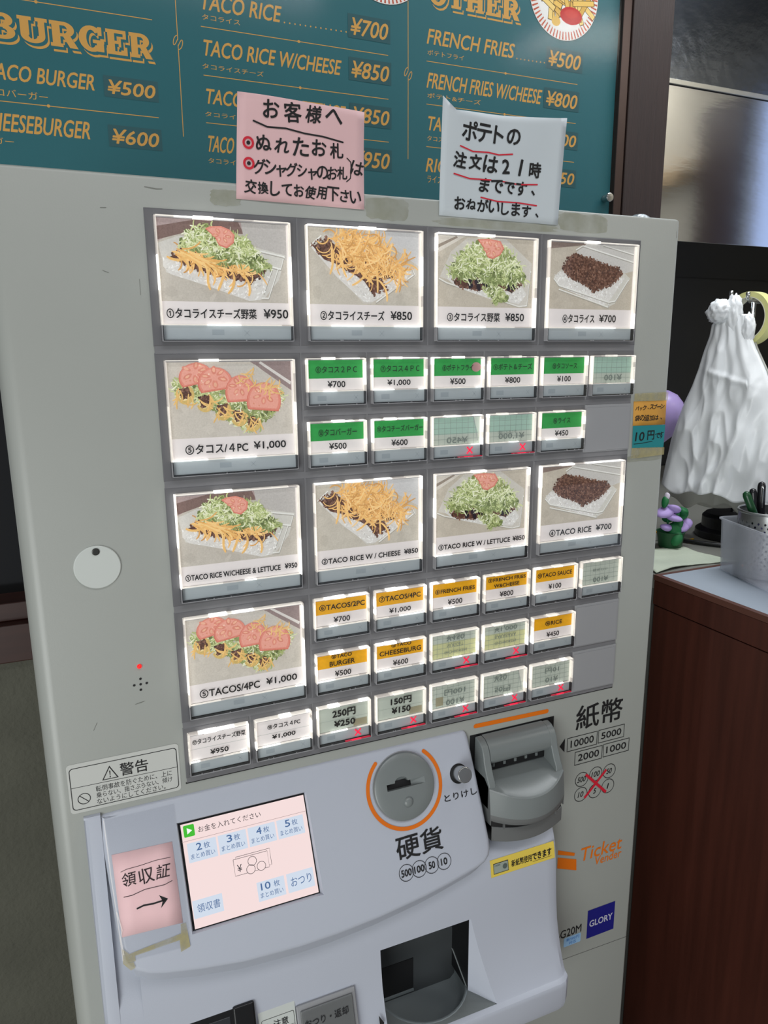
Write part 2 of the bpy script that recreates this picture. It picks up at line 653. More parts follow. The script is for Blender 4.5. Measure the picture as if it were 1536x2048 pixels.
def sect(z, d):
    cx, cy = 0.19, 0.15
    return [(x - d * (1 if x > cx else -1), y - d * (1 if y > cy else -1), z) for x, y in out]


b.loft([sect(0.03, 0), sect(1.4785, 0), sect(1.4802, 0.0006), sect(1.481, 0.0022)], True, True, True)
cab = b.build('cabinet', TM, smooth=False, bevel=0.0006)
b = MB().use(M_BLACK)
b.box(-0.085, 0.47, 0.02, 0.295, 0.0, 0.03)
b.build('plinth', TM)
b = MB().use(M_BODY)
b.box(-0.1036, -0.0995, 0.012, 0.0126, 0.2, 1.47)

UX, UZ, ZT = 0.055, 0.0497, 1.46
# ---- grey panel behind the buttons
b = MB().use(mat('panel_rail_plastic', (118, 118, 121), 0.45))
b.box(0.0006, 0.4394, 0.0004, 0.004, ZT - 9 * UZ + 0.0004, ZT - 0.0008)
b.use(M_SEAM)
zb = ZT - 9 * UZ
b.box(-0.0004, 0.4398, 0.0010, 0.0035, zb - 0.0008, zb + 0.0002)
b.build('button_panel', TM)

# ------------------------------------------------------------------ printed dish photographs


class Art(MB):
    """A flat printed picture: shapes painted one over another in (u, v) of 0..1."""

    def __init__(self, w, h, seed):
        super().__init__()
        self.w, self.h, self.k, self.r = w, h, 0, random.Random(seed)
        self.use(M_PRINT)
        self.T = lambda u, v, hh: (min(max(u, 0), 1) * w, -hh, min(max(v, 0), 1) * h)

    def p(self, pts, col, j=8):
        c = tuple(max(0, min(255, x + d)) for x, d in zip(col, [self.r.uniform(-j, j)] * 3))
        self.k += 1
        self.poly(pts, self.k * 5e-7, c)

    def blob(self, u, v, r, col, j=14, n=7):
        a0 = self.r.uniform(0, 6)
        asp = self.w / self.h
        self.p([(u + r * self.r.uniform(0.6, 1.2) * math.cos(a0 + 6.283 * i / n), v + asp * r * self.r.uniform(0.6, 1.2) * math.sin(a0 + 6.283 * i / n)) for i in range(n)], col, j)

    def strand(self, u, v, L, ang, w, col, curl=0.6, j=16, n=6):
        self.k += 1
        c = tuple(max(0, min(255, x + d)) for x, d in zip(col, [self.r.uniform(-j, j)] * 3))
        asp = self.w / self.h
        pts = [(u, v)]
        a = ang
        da = self.r.uniform(-curl, curl)
        for i in range(n):
            a += da
            pts.append((pts[-1][0] + L / n * math.cos(a), pts[-1][1] + asp * L / n * math.sin(a)))
        Lf, Rt = [], []
        for i, q in enumerate(pts):
            s, t = pts[max(0, i - 1)], pts[min(n, i + 1)]
            dx, dy = t[0] - s[0], (t[1] - s[1]) / asp
            d = math.hypot(dx, dy) or 1
            ww = w / 2 * (0.6 if i in (0, n) else 1)
            Lf.append((q[0] - dy / d * ww, q[1] + dx / d * ww * asp))
            Rt.append((q[0] + dy / d * ww, q[1] - dx / d * ww * asp))
        h = self.k * 5e-7
        self.add([self.T(*q, h) for q in Lf] + [self.T(*q, h) for q in Rt], [(n + 1 + i, n + 2 + i, i + 1, i) for i in range(n)], c)

    def inside(self, poly):
        us = [q[0] for q in poly]
        vs = [q[1] for q in poly]
        while True:
            u, v = self.r.uniform(min(us), max(us)), self.r.uniform(min(vs), max(vs))
            c = False
            for i in range(len(poly)):
                a, b_ = poly[i], poly[i - 1]
                if (a[1] > v) != (b_[1] > v) and u < (b_[0] - a[0]) * (v - a[1]) / (b_[1] - a[1]) + a[0]:
                    c = not c
            if c:
                return u, v

    def line(self, pts, w, col):
        self.k += 1
        self.stroke(pts, w * self.w, self.k * 5e-7, T=lambda u, v, h: (min(max(u, 0), self.w), -h, min(max(v, 0), self.h)), cap=False, col=col) if False else None
        asp = self.w / self.h
        for a, b_ in zip(pts, pts[1:]):
            dx, dy = b_[0] - a[0], (b_[1] - a[1]) / asp
            d = math.hypot(dx, dy) or 1
            o = (-dy / d * w / 2, dx / d * w / 2 * asp)
            self.p([(a[0] + o[0], a[1] + o[1]), (b_[0] + o[0], b_[1] + o[1]), (b_[0] - o[0], b_[1] - o[1]), (a[0] - o[0], a[1] - o[1])], col, 4)

    def table(self, base=(176, 170, 158)):
        base = tuple(x + 10 for x in base)
        self.p([(0, 0), (1, 0), (1, 1), (0, 1)], base, 0)
        for i in range(110):
            self.blob(self.r.random(), self.r.random(), self.r.uniform(0.02, 0.06), base, 6)

    def rice(self, poly, n=230):
        self.p(poly, (208, 206, 202), 2)
        for i in range(n):
            u, v = self.inside(poly)
            self.strand(u, v, 0.022, self.r.uniform(0, 3), 0.009, self.r.choice([(226, 225, 222), (214, 213, 210), (196, 194, 190), (232, 232, 230)]), 0.2, 6, 2)

    def meat(self, poly, n=200):
        cu = sum(q[0] for q in poly) / len(poly)
        cv = sum(q[1] for q in poly) / len(poly)
        self.p([(cu + (q[0] - cu) * .93, cv + (q[1] - cv) * .9) for q in poly], (88, 58, 48), 2)
        n = int(n * 2.2)
        for i in range(n):
            u, v = self.inside(poly)
            self.blob(u, v, self.r.uniform(0.005, 0.013), self.r.choice([(102, 72, 60), (88, 60, 50), (120, 88, 74), (74, 52, 46), (138, 104, 88), (112, 80, 66)]), 8, 6)

    def cheese(self, poly, n=110, w=0.016, a0=-2.2, a1=0.9):
        for i in range(n):
            u, v = self.inside(poly)
            self.strand(u, v, self.r.uniform(0.09, 0.19), self.r.uniform(a0, a1), w * self.r.uniform(.6, 1), self.r.choice([(226, 180, 112), (236, 194, 128), (214, 164, 96), (242, 204, 142), (202, 152, 88), (232, 186, 116)]), 0.42, 6, 7)

    def lettuce(self, poly, n=230):
        cu = sum(q[0] for q in poly) / len(poly)
        cv = sum(q[1] for q in poly) / len(poly)
        self.p([(cu + (q[0] - cu) * .93, cv + (q[1] - cv) * .92) for q in poly], (142, 150, 100), 2)
        for i in range(int(n * .5)):
            u, v = self.inside(poly)
            self.blob(u, v, self.r.uniform(.012, .030), self.r.choice([(128, 142, 88), (112, 126, 74), (150, 162, 108), (172, 182, 132), (96, 108, 66)]), 8, 6)
        for i in range(int(n * 1.8)):
            u, v = self.inside(poly)
            lo = (v - cv) < -.06 and self.r.random() < .5
            c = self.r.choice([(122, 136, 84), (140, 154, 98), (108, 120, 72)] if lo else [(172, 184, 124), (190, 200, 144), (206, 212, 170), (156, 170, 108), (218, 222, 190), (198, 206, 152), (226, 228, 204)])
            self.strand(u, v, self.r.uniform(0.02, 0.07), self.r.uniform(-3.1, 3.1), self.r.uniform(0.004, 0.013), c, 0.5, 8, 4)

    def tomato(self, poly, a0=0.0):
        cu = sum(q[0] for q in poly) / len(poly)
        cv = sum(q[1] for q in poly) / len(poly)
        f = lambda k, du=0, dv=0: [(cu + du + (q[0] - cu) * k, cv + dv + (q[1] - cv) * k) for q in poly]
        self.p(f(1.0), (206, 118, 102), 2)
        self.p(f(.95, .002, .006), (216, 138, 122), 2)
        self.p(f(.84), (224, 160, 144), 2)
        R = max(q[0] for q in poly) - cu
        asp = self.w / self.h
        for k in range(6):
            a = a0 + k * 1.047 + self.r.uniform(-.2, .2)
            for rr_, ln, c in ((.48, .13, (212, 136, 118)), (.50, .07, (226, 172, 146))):
                x, y = cu + R * rr_ * math.cos(a), cv + R * asp * rr_ * math.sin(a) * .8
                d = R * ln * 2.2
                px_, py_ = math.cos(a), math.sin(a)
                e = d * self.r.uniform(.4, .6)
                self.p([(x + px_ * d * math.cos(t) - py_ * e * math.sin(t), y + (py_ * d * math.cos(t) + px_ * e * math.sin(t)) * asp * .85) for t in [self.r.uniform(-.2, .2) + 6.283 * i / 9 for i in range(9)]], c, 5)
        for i in range(10):
            u, v = self.inside(f(.8))
            self.blob(u, v, R * self.r.uniform(.03, .07), self.r.choice([(236, 196, 176), (212, 140, 116), (232, 184, 150)]), 5, 6)

    def box_edges(self, runs):
        for r_ in runs:
            self.line(r_, 0.010, (222, 222, 218))
            self.line([(q[0], q[1] - 0.02) for q in r_], 0.005, (150, 146, 138))


def half(cu, cv, ru, rv, a0, a1, n=12):
    return [(cu + ru * math.cos(math.radians(a0 + (a1 - a0) * i / n)), cv + rv * math.sin(math.radians(a0 + (a1 - a0) * i / n))) for i in range(n + 1)]


def art_lettuce_cheese(w, h):
    A = Art(w, h, 11)
    A.table((174, 168, 158))
    A.p([(0, .72), (.24, .93), (.66, .90), (.70, 1), (0, 1)], (166, 148, 146), 2)
    A.p([(0, .74), (0, .90), (.28, 1), (.62, 1), (.66, .86), (.25, .86)], (120, 98, 92), 2)
    A.p([(.64, 1), (.66, .78), (1, .55), (1, 1)], (178, 174, 170), 3)
    A.p([(0, .70), (.16, .80), (.6, .75), (.99, .62), (.93, .30), (.80, .05), (.70, .02), (.05, .35)], (196, 194, 188), 3)
    A.box_edges([[(.78, .66), (.98, .60), (.95, .44), (.78, .50)], [(.93, .45), (.84, .06), (.78, .06)], [(.88, .44), (.80, .12)]])
    A.rice([(.03, .50), (.15, .55), (.5, .4), (.82, .28), (.86, .34), (.77, .04), (.68, .02), (.35, .20), (.08, .33), (.03, .42)], 300)
    A.meat([(.05, .55), (.2, .66), (.55, .55), (.83, .42), (.80, .33), (.70, .24), (.5, .30), (.25, .40)], 260)
    A.cheese([(.07, .55), (.14, .70), (.36, .68), (.6, .55), (.72, .42), (.62, .34), (.45, .42), (.22, .50)], 120, .014, -.75, .35)
    A.lettuce([(.14, .66), (.22, .86), (.36, .94), (.55, .86), (.68, .80), (.80, .56), (.86, .46), (.78, .40), (.62, .50), (.42, .46), (.30, .62)], 330)
    for i in range(46):
        u, v = A.inside([(.08, .60), (.16, .66), (.44, .50), (.40, .44)])
        A.strand(u, v, .16, A.r.uniform(-.75, -.1), .012, A.r.choice([(228, 184, 114), (216, 166, 96), (238, 198, 132)]), .2, 6, 6)
    for u, v, a in ((.38, .42, -2.1), (.56, .36, -1.2), (.50, .40, -1.9), (.64, .34, -.6), (.22, .55, -2.4)):
        A.strand(u, v, .17, a, .019, (230, 186, 116), .25, 6, 6)
    A.tomato([(.36, .90), (.40, .93), (.48, .94), (.55, .90), (.585, .84), (.575, .74), (.52, .67), (.46, .70), (.43, .80)])
    return A


def art_cheese(w, h):
    A = Art(w, h, 22)
    A.table((178, 172, 160))
    A.p([(.55, 1), (1, .55), (1, 1)], (196, 196, 196), 3)
    A.p([(.02, .78), (.15, .92), (.98, .52), (.98, .42), (.55, .02), (.48, .02)], (196, 192, 184), 2)
    A.box_edges([[(.6, .04), (.96, .44), (.94, .52)], [(.02, .76), (.12, .90)]])
    A.rice([(.03, .74), (.2, .8), (.5, .5), (.92, .46), (.86, .30), (.56, .04), (.48, .05), (.25, .36)], 320)
    A.meat([(.02, .78), (.16, .90), (.4, .6), (.62, .4), (.72, .22), (.58, .12), (.5, .30), (.28, .52), (.12, .60)], 190)
    A.meat([(.22, .56), (.5, .62), (.8, .5), (.76, .36), (.56, .34), (.34, .44)], 170)
    A.cheese([(.14, .86), (.32, .97), (.44, .98), (.62, .82), (.84, .55), (.80, .42), (.66, .50), (.5, .36), (.40, .56), (.24, .66)], 380, .0125)
    for u, v, a in ((.22, .72, -1.5), (.28, .68, -1.6), (.52, .48, -1.9), (.6, .5, -1.4), (.82, .5, -1.5), (.42, .5, -.7), (.62, .34, -.5)):
        A.strand(u, v, .2, a, .017, (238, 194, 124), .22, 6, 6)
    return A


def art_lettuce(w, h):
    A = Art(w, h, 33)
    A.table((176, 168, 154))
    A.p([(0, .75), (.28, 1), (0, 1)], (206, 200, 190), 2)
    A.line([(0, .84), (.20, 1.0)], .03, (150, 138, 126))
    A.p([(.03, .42), (.14, .78), (.3, .98), (.7, 1), (.99, .66), (.95, .02), (.88, .02)], (198, 194, 186), 2)
    A.box_edges([[(.02, .40), (.10, .34), (.86, .02), (.95, .04), (.98, .55)]])
    A.rice([(.1, .40), (.18, .5), (.85, .4), (.94, .2), (.86, .06), (.55, .12), (.2, .28)], 240)
    A.meat([(.14, .36), (.22, .52), (.5, .44), (.86, .44), (.9, .36), (.78, .22), (.60, .30), (.45, .24), (.25, .26)], 220)
    for i in range(14):
        u, v = A.inside([(.3, .38), (.8, .42), (.8, .3), (.3, .28)])
        A.blob(u, v, .03, (44, 36, 44), 6)
    A.lettuce([(.1, .48), (.2, .74), (.36, .92), (.55, .98), (.74, .84), (.9, .55), (.92, .38), (.78, .34), (.55, .30), (.4, .42), (.22, .36)], 430)
    A.lettuce([(.45, .3), (.68, .3), (.74, .08), (.6, .06), (.52, .2)], 40)
    A.tomato([(.40, .97), (.52, .985), (.64, .96), (.68, .86), (.64, .76), (.56, .70), (.51, .72), (.47, .84)])
    return A


def art_beef(w, h):
    A = Art(w, h, 44)
    A.table((172, 164, 150))
    A.p([(0, .90), (.5, 1), (0, 1)], (128, 112, 104), 2)
    A.p([(.3, .86), (.42, 1), (1, 1), (1, .62), (.9, .58)], (192, 190, 186), 3)
    A.box_edges([[(.30, .90), (.38, .97), (1, .76)], [(.62, 1.0), (1, .88)]])
    A.p([(.06, .48), (.16, .62), (.9, .58), (.97, .50), (.80, .10), (.70, .03), (.1, .36)], (200, 198, 190), 2)
    A.rice([(.07, .50), (.2, .6), (.9, .5), (.74, .16), (.66, .06), (.12, .34)], 330)
    A.box_edges([[(.06, .46), (.12, .36), (.72, .12), (.80, .14), (.95, .48)], [(.72, .10), (.72, .04), (.12, .30)]])
    A.meat([(.14, .62), (.20, .80), (.30, .85), (.48, .80), (.62, .73), (.84, .66), (.87, .56), (.78, .40), (.66, .33), (.52, .26), (.46, .34), (.34, .42), (.22, .48)], 640)
    return A


def art_tacos(w, h):
    A = Art(w, h, 55)
    A.table((182, 176, 166))
    A.p([(.66, 1), (1, .60), (1, 1)], (140, 124, 122), 2)
    A.line([(.74, 1.0), (1, .70)], .03, (206, 202, 198))
    A.p([(.5, .98), (.7, .96), (.98, .60), (.95, .52), (.62, .10), (.02, .6), (.03, .72)], (190, 186, 178), 2)
    A.lettuce([(.03, .72), (.12, .80), (.3, .62), (.5, .5), (.72, .58), (.92, .60), (.94, .50), (.72, .12), (.6, .08), (.3, .42), (.06, .58)], 420)
    for k, (u, v) in enumerate(((.13, .58), (.28, .47), (.42, .35), (.55, .26), (.66, .18))):
        A.p(half(u, v, .07, .13, 200, 420), (206, 178, 112), 6)
        A.p(half(u - .01, v + .01, .045, .09, 200, 400), (224, 204, 150), 6)
        A.meat([(u - .05, v + .08), (u + .03, v + .1), (u + .05, v - .02), (u - .03, v - .08)], 20)
        for i in range(7):
            A.strand(u + A.r.uniform(-.06, .05), v + A.r.uniform(-.02, .12), .11, A.r.uniform(-2.6, -.4), .011, (224, 184, 114), .3, 8, 5)
    A.lettuce([(.3, .64), (.52, .52), (.6, .3), (.78, .2), (.92, .5), (.75, .5), (.5, .7)], 90)
    for cu, cv, ru, rv, a in ((.22, .80, .135, .19, 12), (.37, .72, .14, .21, 8), (.57, .58, .125, .24, 2), (.76, .46, .145, .26, -6)):
        ca, sa = math.cos(math.radians(a)), math.sin(math.radians(a))
        q = half(0, 0, ru, rv, -28, 208, 18)
        q = [(cu + x * ca - y * sa * .6, cv + x * sa * 1.6 + y * ca) for x, y in q]
        A.tomato(q, a)
    for i in range(26):
        u, v = A.inside([(.5, .84), (.62, .86), (.88, .66), (.86, .56), (.6, .7)])
        A.strand(u, v, .08, A.r.uniform(-2, 1), .010, (222, 184, 120), .4, 8, 5)
    return A


# ------------------------------------------------------------------ menu buttons
ARTS = {}
for nm, fn in (('dish1', art_lettuce_cheese), ('dish2', art_cheese), ('dish3', art_lettuce), ('dish4', art_beef), ('dish5', art_tacos)):
    for wide in (0.0933,):
        ARTS[nm] = fn(0.0933, 0.0562)
ART_MESH = {}
RB = random.Random(5)


def seg_bar(b, x0, x1, z0, z1, y0, y1, horiz, hot=0.25):
    """One side of the backlit rim: a bar broken into brighter and dimmer stretches."""
    t = 0.0
    while t < 1:
        d = min(1 - t, RB.uniform(0.10, 0.34))
        q = RB.random()
        b.use(M_RIM_HOT if q < hot else M_RIM if q < 0.84 else M_RIM_DIM)
        if horiz:
            b.box(x0 + (x1 - x0) * t, x0 + (x1 - x0) * (t + d), y0, y1, z0, z1)
        else:
            b.box(x0, x1, y0, y1, z0 + (z1 - z0) * t, z0 + (z1 - z0) * (t + d))
        t += d


def button(col, row, big, kind, lines, sold=False, art=None, label=None, dim=False, tilt=0.0):
    """One backlit push button in its grey bezel. lines: (text, x0, x1, z0, z1, bold[, flip x, flip z]) as fractions of the card."""
    x0, z0 = col * UX, ZT - row * UZ
    MW, MH = (2 * UX, 2 * UZ - 0.0048) if big else (UX, UZ - 0.0044)
    if big:
        bx0, bx1, bz0, bz1, st = 0.0063, 0.1038, -0.0910, -0.0050, -0.0797
    else:
        bx0, bx1, bz0, bz1, st = 0.0033, 0.0530, -0.0417, -0.0046, -0.0309
    rim = 0.0019 if big else 0.0021
    # bezel: a gap is left round the button so that it sits in the bezel
    b = MB().use(M_PANEL)
    g, e = 0.0004, 0.00025
    o4 = [(e, -MH), (MW - e, -MH), (MW - e, -e), (e, -e)]
    i4 = [(bx0 - g, bz0 - g), (bx1 + g, bz0 - g), (bx1 + g, bz1 + g), (bx0 - g, bz1 + g)]
    k = 0.0006
    o4b = [(e + k, -MH + k), (MW - e - k, -MH + k), (MW - e - k, -e - k), (e + k, -e - k)]
    P = lambda q, y: [(u, y, v) for u, v in q]
    b.loft([P(o4, 0.0038), P(o4, k), P(o4b, 0.0), P(i4, 0.0), P(i4, 0.0030)], True, True, True)
    nb = b.build('menu_button', TM, loc=Vector((x0, 0, z0)) - wl(TM))
    if label:
        nb['label'] = label
    # clear lower walls and the strip under the label
    b = MB().use(M_STRIP)
    b.box(bx0 + 0.0014, bx1 - 0.0012, -0.0012, -0.0006, bz0 + 0.0010, st)
    if big:
        b.use(M_STRIPMARK)
        b.rect(bx0 + .036, bx0 + .045, bz0 + .0045, bz0 + .0085, .00125)
        for s in (-1, 1):
            b.stroke([(bx0 + .060, bz0 + .0060 - s * .002), (bx0 + .064, bz0 + .0060 + s * .002)], .0004, .00126, cap=False)
    else:
        b.use(M_STRIPMARK)
        b.rect(bx0 + .009, bx0 + .0165, bz0 + .0035, bz0 + .0075, .00125)
        if not sold:
            for s in (-1, 1):
                b.stroke([(bx0 + .040, bz0 + .0056 - s * .002), (bx0 + .0435, bz0 + .0056 + s * .002)], .0004, .00126, cap=False)
    b.build('strip', nb, loc=(0, 0, 0))
    b = MB().use(M_WALLD)
    b.box(bx0 + .0007, bx0 + .0012, -.0046, .0004, bz0 + .0006, st - .0003)
    b.box(bx1 - .0010, bx1 - .0005, -.0046, .0004, bz0 + .0006, st - .0003)
    b.box(bx0 + .0012, bx1 - .0012, -.0040, .0004, bz0 + .0002, bz0 + .0007)
    b.use(M_WALLP)
    b.box(bx0, bx0 + .0006, -.0049, .0004, bz0, st)
    b.box(bx1 - .0005, bx1, -.0049, .0004, bz0, st)
    b.box(bx0 + .0006, bx1 - .0005, -.0049, -.0042, bz0 - .0002, bz0 + .0003)
    for s in range(3):
        q = bx0 + (bx1 - bx0) * RB.uniform(.15, .9)
        b.box(q, q + .0009, -.0050, -.0041, bz0 - .0002, bz0 + .0009)
    b.build('button_wall', nb, loc=(0, 0, 0))
    # backlit rim round the label
    b = MB()
    hot = 0.10 if dim else 0.28
    seg_bar(b, bx0, bx0 + rim * .42, st, bz1 - .0003, -.0048, .0004, False, hot)
    seg_bar(b, bx1 - rim * .45, bx1, st, bz1 - .0003, -.0048, .0004, False, hot)
    seg_bar(b, bx0 + rim * .6, bx1 - rim * .6, bz1 - .0009, bz1, -.0046, .0004, True, hot)
    seg_bar(b, bx0 + rim * .6, bx1 - rim * .6, st, st + .0008, -.0030, -.0012, True, hot)
    b.use(M_RIM if dim else M_RIM_HOT)
    q = bx0 + (bx1 - bx0) * RB.uniform(.2, .45)
    b.box(q, q + (.014 if big else .010), -.0049, .0004, bz1 - .0013, bz1 + .0006)
    b.use(M_RIM)
    b.box(bx0 + rim * .60, bx0 + rim * .8, -.0030, .0004, st + .0009, bz1 - .0014)
    b.box(bx1 - rim * .85, bx1 - rim * .65, -.0030, .0004, st + .0009, bz1 - .0014)
    b.use(M_WALLP)
    b.box(bx0 + rim * .8, bx1 - rim * .85, -.0042, .0004, bz1 - .0016, bz1 - .0011)
    b.build('lit_rim', nb, loc=(0, 0, 0))
    # label card
    cx0, cx1, cz0, cz1 = bx0 + rim * .8, bx1 - rim * .85, st + .0009, bz1 - .0016
    cw, ch = cx1 - cx0, cz1 - cz0
    ca, sa = math.cos(tilt), math.sin(tilt)
    TC = lambda u, v, h: (cx0 + cw / 2 + (u - .5) * cw * ca - (v - .5) * ch * sa, -.0008 - h, cz0 + ch / 2 + (u - .5) * cw * sa + (v - .5) * ch * ca)
    b = MB(TC)
    if kind == 'photo':
        b.use(M_PAPER).rect(0, 1, 0, 1)
    elif kind in ('green', 'yellow'):
        b.use(M_GREEN if kind == 'green' else M_YELLOW).rect(0, 1, .40 if kind == 'green' else .43, 1)
        b.use(M_PAPER).rect(0, 1, 0, .40 if kind == 'green' else .43)
        if art == 'dot':
            b.use(mat('pink_dot', (196, 150, 150), .6)).circle(.90, .70, .10, .0003, ry=.17)
    elif kind in ('white', 'pale'):
        b.use(M_PAPER if kind == 'white' else M_PAPER_G).rect(0, 1, 0, 1)
        b.use(M_GRID)
        b.stroke([(0, .42), (1, .42)], .008, .0001, cap=False)
        if kind == 'pale':
            b.use(mat('tape_scrap', (176, 170, 142), .5)).rect(.70, .98, .02, .30, .00015)
    else:                      # the back of a slip showing its lines through the paper
        b.use(M_PAPER_G).rect(0, 1, 0, 1)
        if kind == 'back_green':
            b.use(M_GRN_B).rect(0, 1, .38, 1, .00005)
        elif kind == 'back_yellow':
            b.use(M_YEL_B).rect(0, 1, 0, .62, .00005)
        b.use(M_GRID)
        for i in range(1, 8):
            b.stroke([(i / 8, 0), (i / 8, 1)], .006, .0001, cap=False)
        for i in range(1, 5):
            b.stroke([(0, i / 5), (1, i / 5)], .012, .00012, cap=False)
        if art == 'patch':
            b.use(mat('tape_scrap', (176, 170, 142), .5)).rect(.10, .27, .08, .45, .00015)
        if art == 'fold':
            b.use(M_RIM_DIM).poly([(.86, 1), (1, 1), (1, .1)], .0006)
            b.use(M_WALLP).stroke([(.86, 1), (.95, .1)], .02, .0007, cap=False)
    b.build('label_card', nb, loc=(0, 0, 0))
    if art and art.startswith('dish'):
        A = ARTS[art]
        if art not in ART_MESH:
            o = A.build('printed_photo', nb, loc=(0, 0, 0))
            ART_MESH[art] = o.data
        else:
            o = bpy.data.objects.new('printed_photo', ART_MESH[art])
            COL.objects.link(o)
            o.parent = nb
        o.location = (cx0, -.0011, cz1 - .0562)
    if lines:
        b = MB(lambda u, v, h: TC(u, v, .0016 + h))
        TL = lambda u, v, h: TC(u / cw, v / ch, .0016 + h)
        for ln in lines:
            s, u0, u1, v0, v1, bd = ln[:6]
            fx, fy = ln[6:8] if len(ln) > 7 else (1, 1)
            b.use(M_INK_F if kind.startswith('back') else M_DKGRN if (kind == 'green' and v0 > .4) else M_INK)
            b.text(s, u0 * cw, v0 * ch, u1 * cw, v1 * ch, 0, bd, T=TL, fx=fx, fy=fy)
        b.build('lettering', nb, loc=(0, 0, 0))
    if sold:
        b = MB().use(M_RED)
        cxm, czm = bx0 + (bx1 - bx0) * .76, (bz0 + st) / 2 + .0006
        for s in (-1, 1):
            b.stroke([(cxm - .0028, czm - s * .0030), (cxm + .0028, czm + s * .0030)], .0012, .0020, cap=False)
        b.build('sold_out_lamp', nb, loc=(0, 0, 0))
        b = MB().use(M_REDGLOW)
        b.box(bx0 + (bx1 - bx0) * .5, bx1 - .0008, -.0049, -.0030, bz0 + .0006, bz0 + .0011)
        b.use(M_RED)
        b.box(bx0 + (bx1 - bx0) * .62, bx1 - .010, -.0050, -.0035, bz0 + .0006, bz0 + .0012)
        b.build('lamp_edge', nb, loc=(0, 0, 0))
    b = MB().use(M_CLEAR)
    b.box(bx0 + .0006, bx1 - .0006, -.0051, -.00485, bz0 + .0003, bz1 - .0011)
    b.build('cover', nb, loc=(0, 0, 0))
    return nb


def plate(col, row):
    x0, z0 = col * UX, ZT - row * UZ
    b = MB().use(M_PLATE)
    b.box(.0004, UX - .0004, -.0008, .0036, -UZ + .0044, -.0004)
    b.box(.0016, UX - .0020, -.0014, -.0008, -UZ + .0056, -.0030)
    o = b.build('blank_plate', TM, loc=Vector((x0, 0, z0)) - wl(TM), bevel=.0005)


B2 = .00016
BIG = lambda jp: [(jp[0], jp[1], jp[2], .055, .155, B2), (jp[3], jp[4], jp[5], .065, .155, B2)]
for c, (t, y, u0, u1, y0, y1, d) in enumerate((
        ('①タコライスチーズ野菜', '¥950', .03, .72, .78, .98, 'dish1'), ('②タコライスチーズ', '¥850', .09, .66, .72, .92, 'dish2'),
        ('③タコライス野菜', '¥850', .10, .64, .70, .90, 'dish3'), ('④タコライス', '¥700', .17, .54, .60, .80, 'dish4'))):
    button(c * 2, 0, True, 'photo', BIG((t, u0, u1, y, y0, y1)), art=d)
button(0, 2, True, 'photo', BIG(('⑤タコス/４PC', .10, .60, '¥1,000', .65, .92)), art='dish5')
for c, (t, y, u0, u1, y0, y1, d) in enumerate((
        ('①TACO RICE W/CHEESE & LETTUCE', '¥950', .03, .83, .87, .98, 'dish1'), ('②TACO RICE W / CHEESE', '¥850', .04, .80, .84, .98, 'dish2'),
        ('③TACO RICE W / LETTUCE', '¥850', .03, .82, .85, .99, 'dish3'), ('④TACO RICE', '¥700', .12, .64, .70, .90, 'dish4'))):
    button(c * 2, 4, True, 'photo', [(t, u0, u1, .06, .13 if c != 3 else .15, B2), (y, y0, y1, .07, .13 if c != 3 else .15, B2)], art=d)
button(0, 6, True, 'photo', BIG(('⑤TACOS/4PC', .08, .60, '¥1,000', .66, .94)), art='dish5')
S2 = .00012
PR = lambda s, a=.34, c=.66: (s, a, c, .10, .31, S2)
for c, (t, u0, u1, p, pa, pb, art) in enumerate((
        ('⑥タコス２ＰＣ', .13, .88, '¥700', .34, .66, None), ('⑦タコス４ＰＣ', .14, .90, '¥1,000', .27, .72, None),
        ('⑧ポテトフライ', .18, .82, '¥500', .34, .66, 'dot'), ('⑨ポテト＆チーズ', .07, .93, '¥800', .33, .67, None), ('⑩タコソース', .22, .80, '¥100', .34, .66, None))):
    button(2 + c, 2, False, 'green', [(t, u0, u1, .58, .80, S2 * .6), PR(p, pa, pb)], art=art, dim=c > 2)
button(7, 2, False, 'back_green', [('¥100', .30, .74, .10, .32, S2, -1, 1)], dim=True)
button(2, 3, False, 'green', [('⑫タコバーガー', .15, .86, .56, .80, S2 * .6), PR('¥500')])
button(3, 3, False, 'green', [('⑬タコチーズバーガー', .06, .97, .60, .82, S2 * .6), PR('¥600')])
button(4, 3, False, 'back_green', [('¥450', .28, .72, .06, .28, S2, -1, 1)], sold=True, art='fold', dim=True)
button(5, 3, False, 'back_green', [('¥1,000', .22, .80, .08, .32, S2, -1, 1), ('からあげ（3個）…', .1, .62, .30, .42, 0, -1, 1)], sold=True, dim=True)
button(6, 3, False, 'green', [('⑯ライス', .29, .70, .58, .80, S2 * .6), PR('¥450')], dim=True)
plate(7, 3)
for c, (ls) in enumerate((
        [('⑥TACOS/2PC', .07, .96, .60, .82, S2), PR('¥700')], [('⑦TACOS/4PC', .06, .93, .60, .82, S2), PR('¥1,000', .27, .72)],
        [('⑧FRENCH FRIES', .06, .94, .58, .76, S2), PR('¥500')], [('⑨FRENCH FRIES', .06, .95, .74, .90, S2), ('W&CHEESE', .20, .80, .50, .64, S2), PR('¥800')],
        [('⑩TACO SAUCE', .06, .92, .62, .82, S2), PR('¥100')])):
    button(2 + c, 6, False, 'yellow', ls, dim=c > 2)
button(7, 6, False, 'back', [('¥100', .30, .70, .10, .30, S2, -1, 1), ('つけ放題', .28, .68, .56, .68, 0, -1, 1)], dim=True)
button(2, 7, False, 'yellow', [('⑫TACO', .28, .68, .80, .97, S2), ('BURGER', .24, .74, .52, .70, S2), PR('¥500')])
button(3, 7, False, 'yellow', [('⑬TACO', .31, .73, .84, .99, S2), ('CHEESEBURG', .06, .94, .56, .74, S2), PR('¥600')])
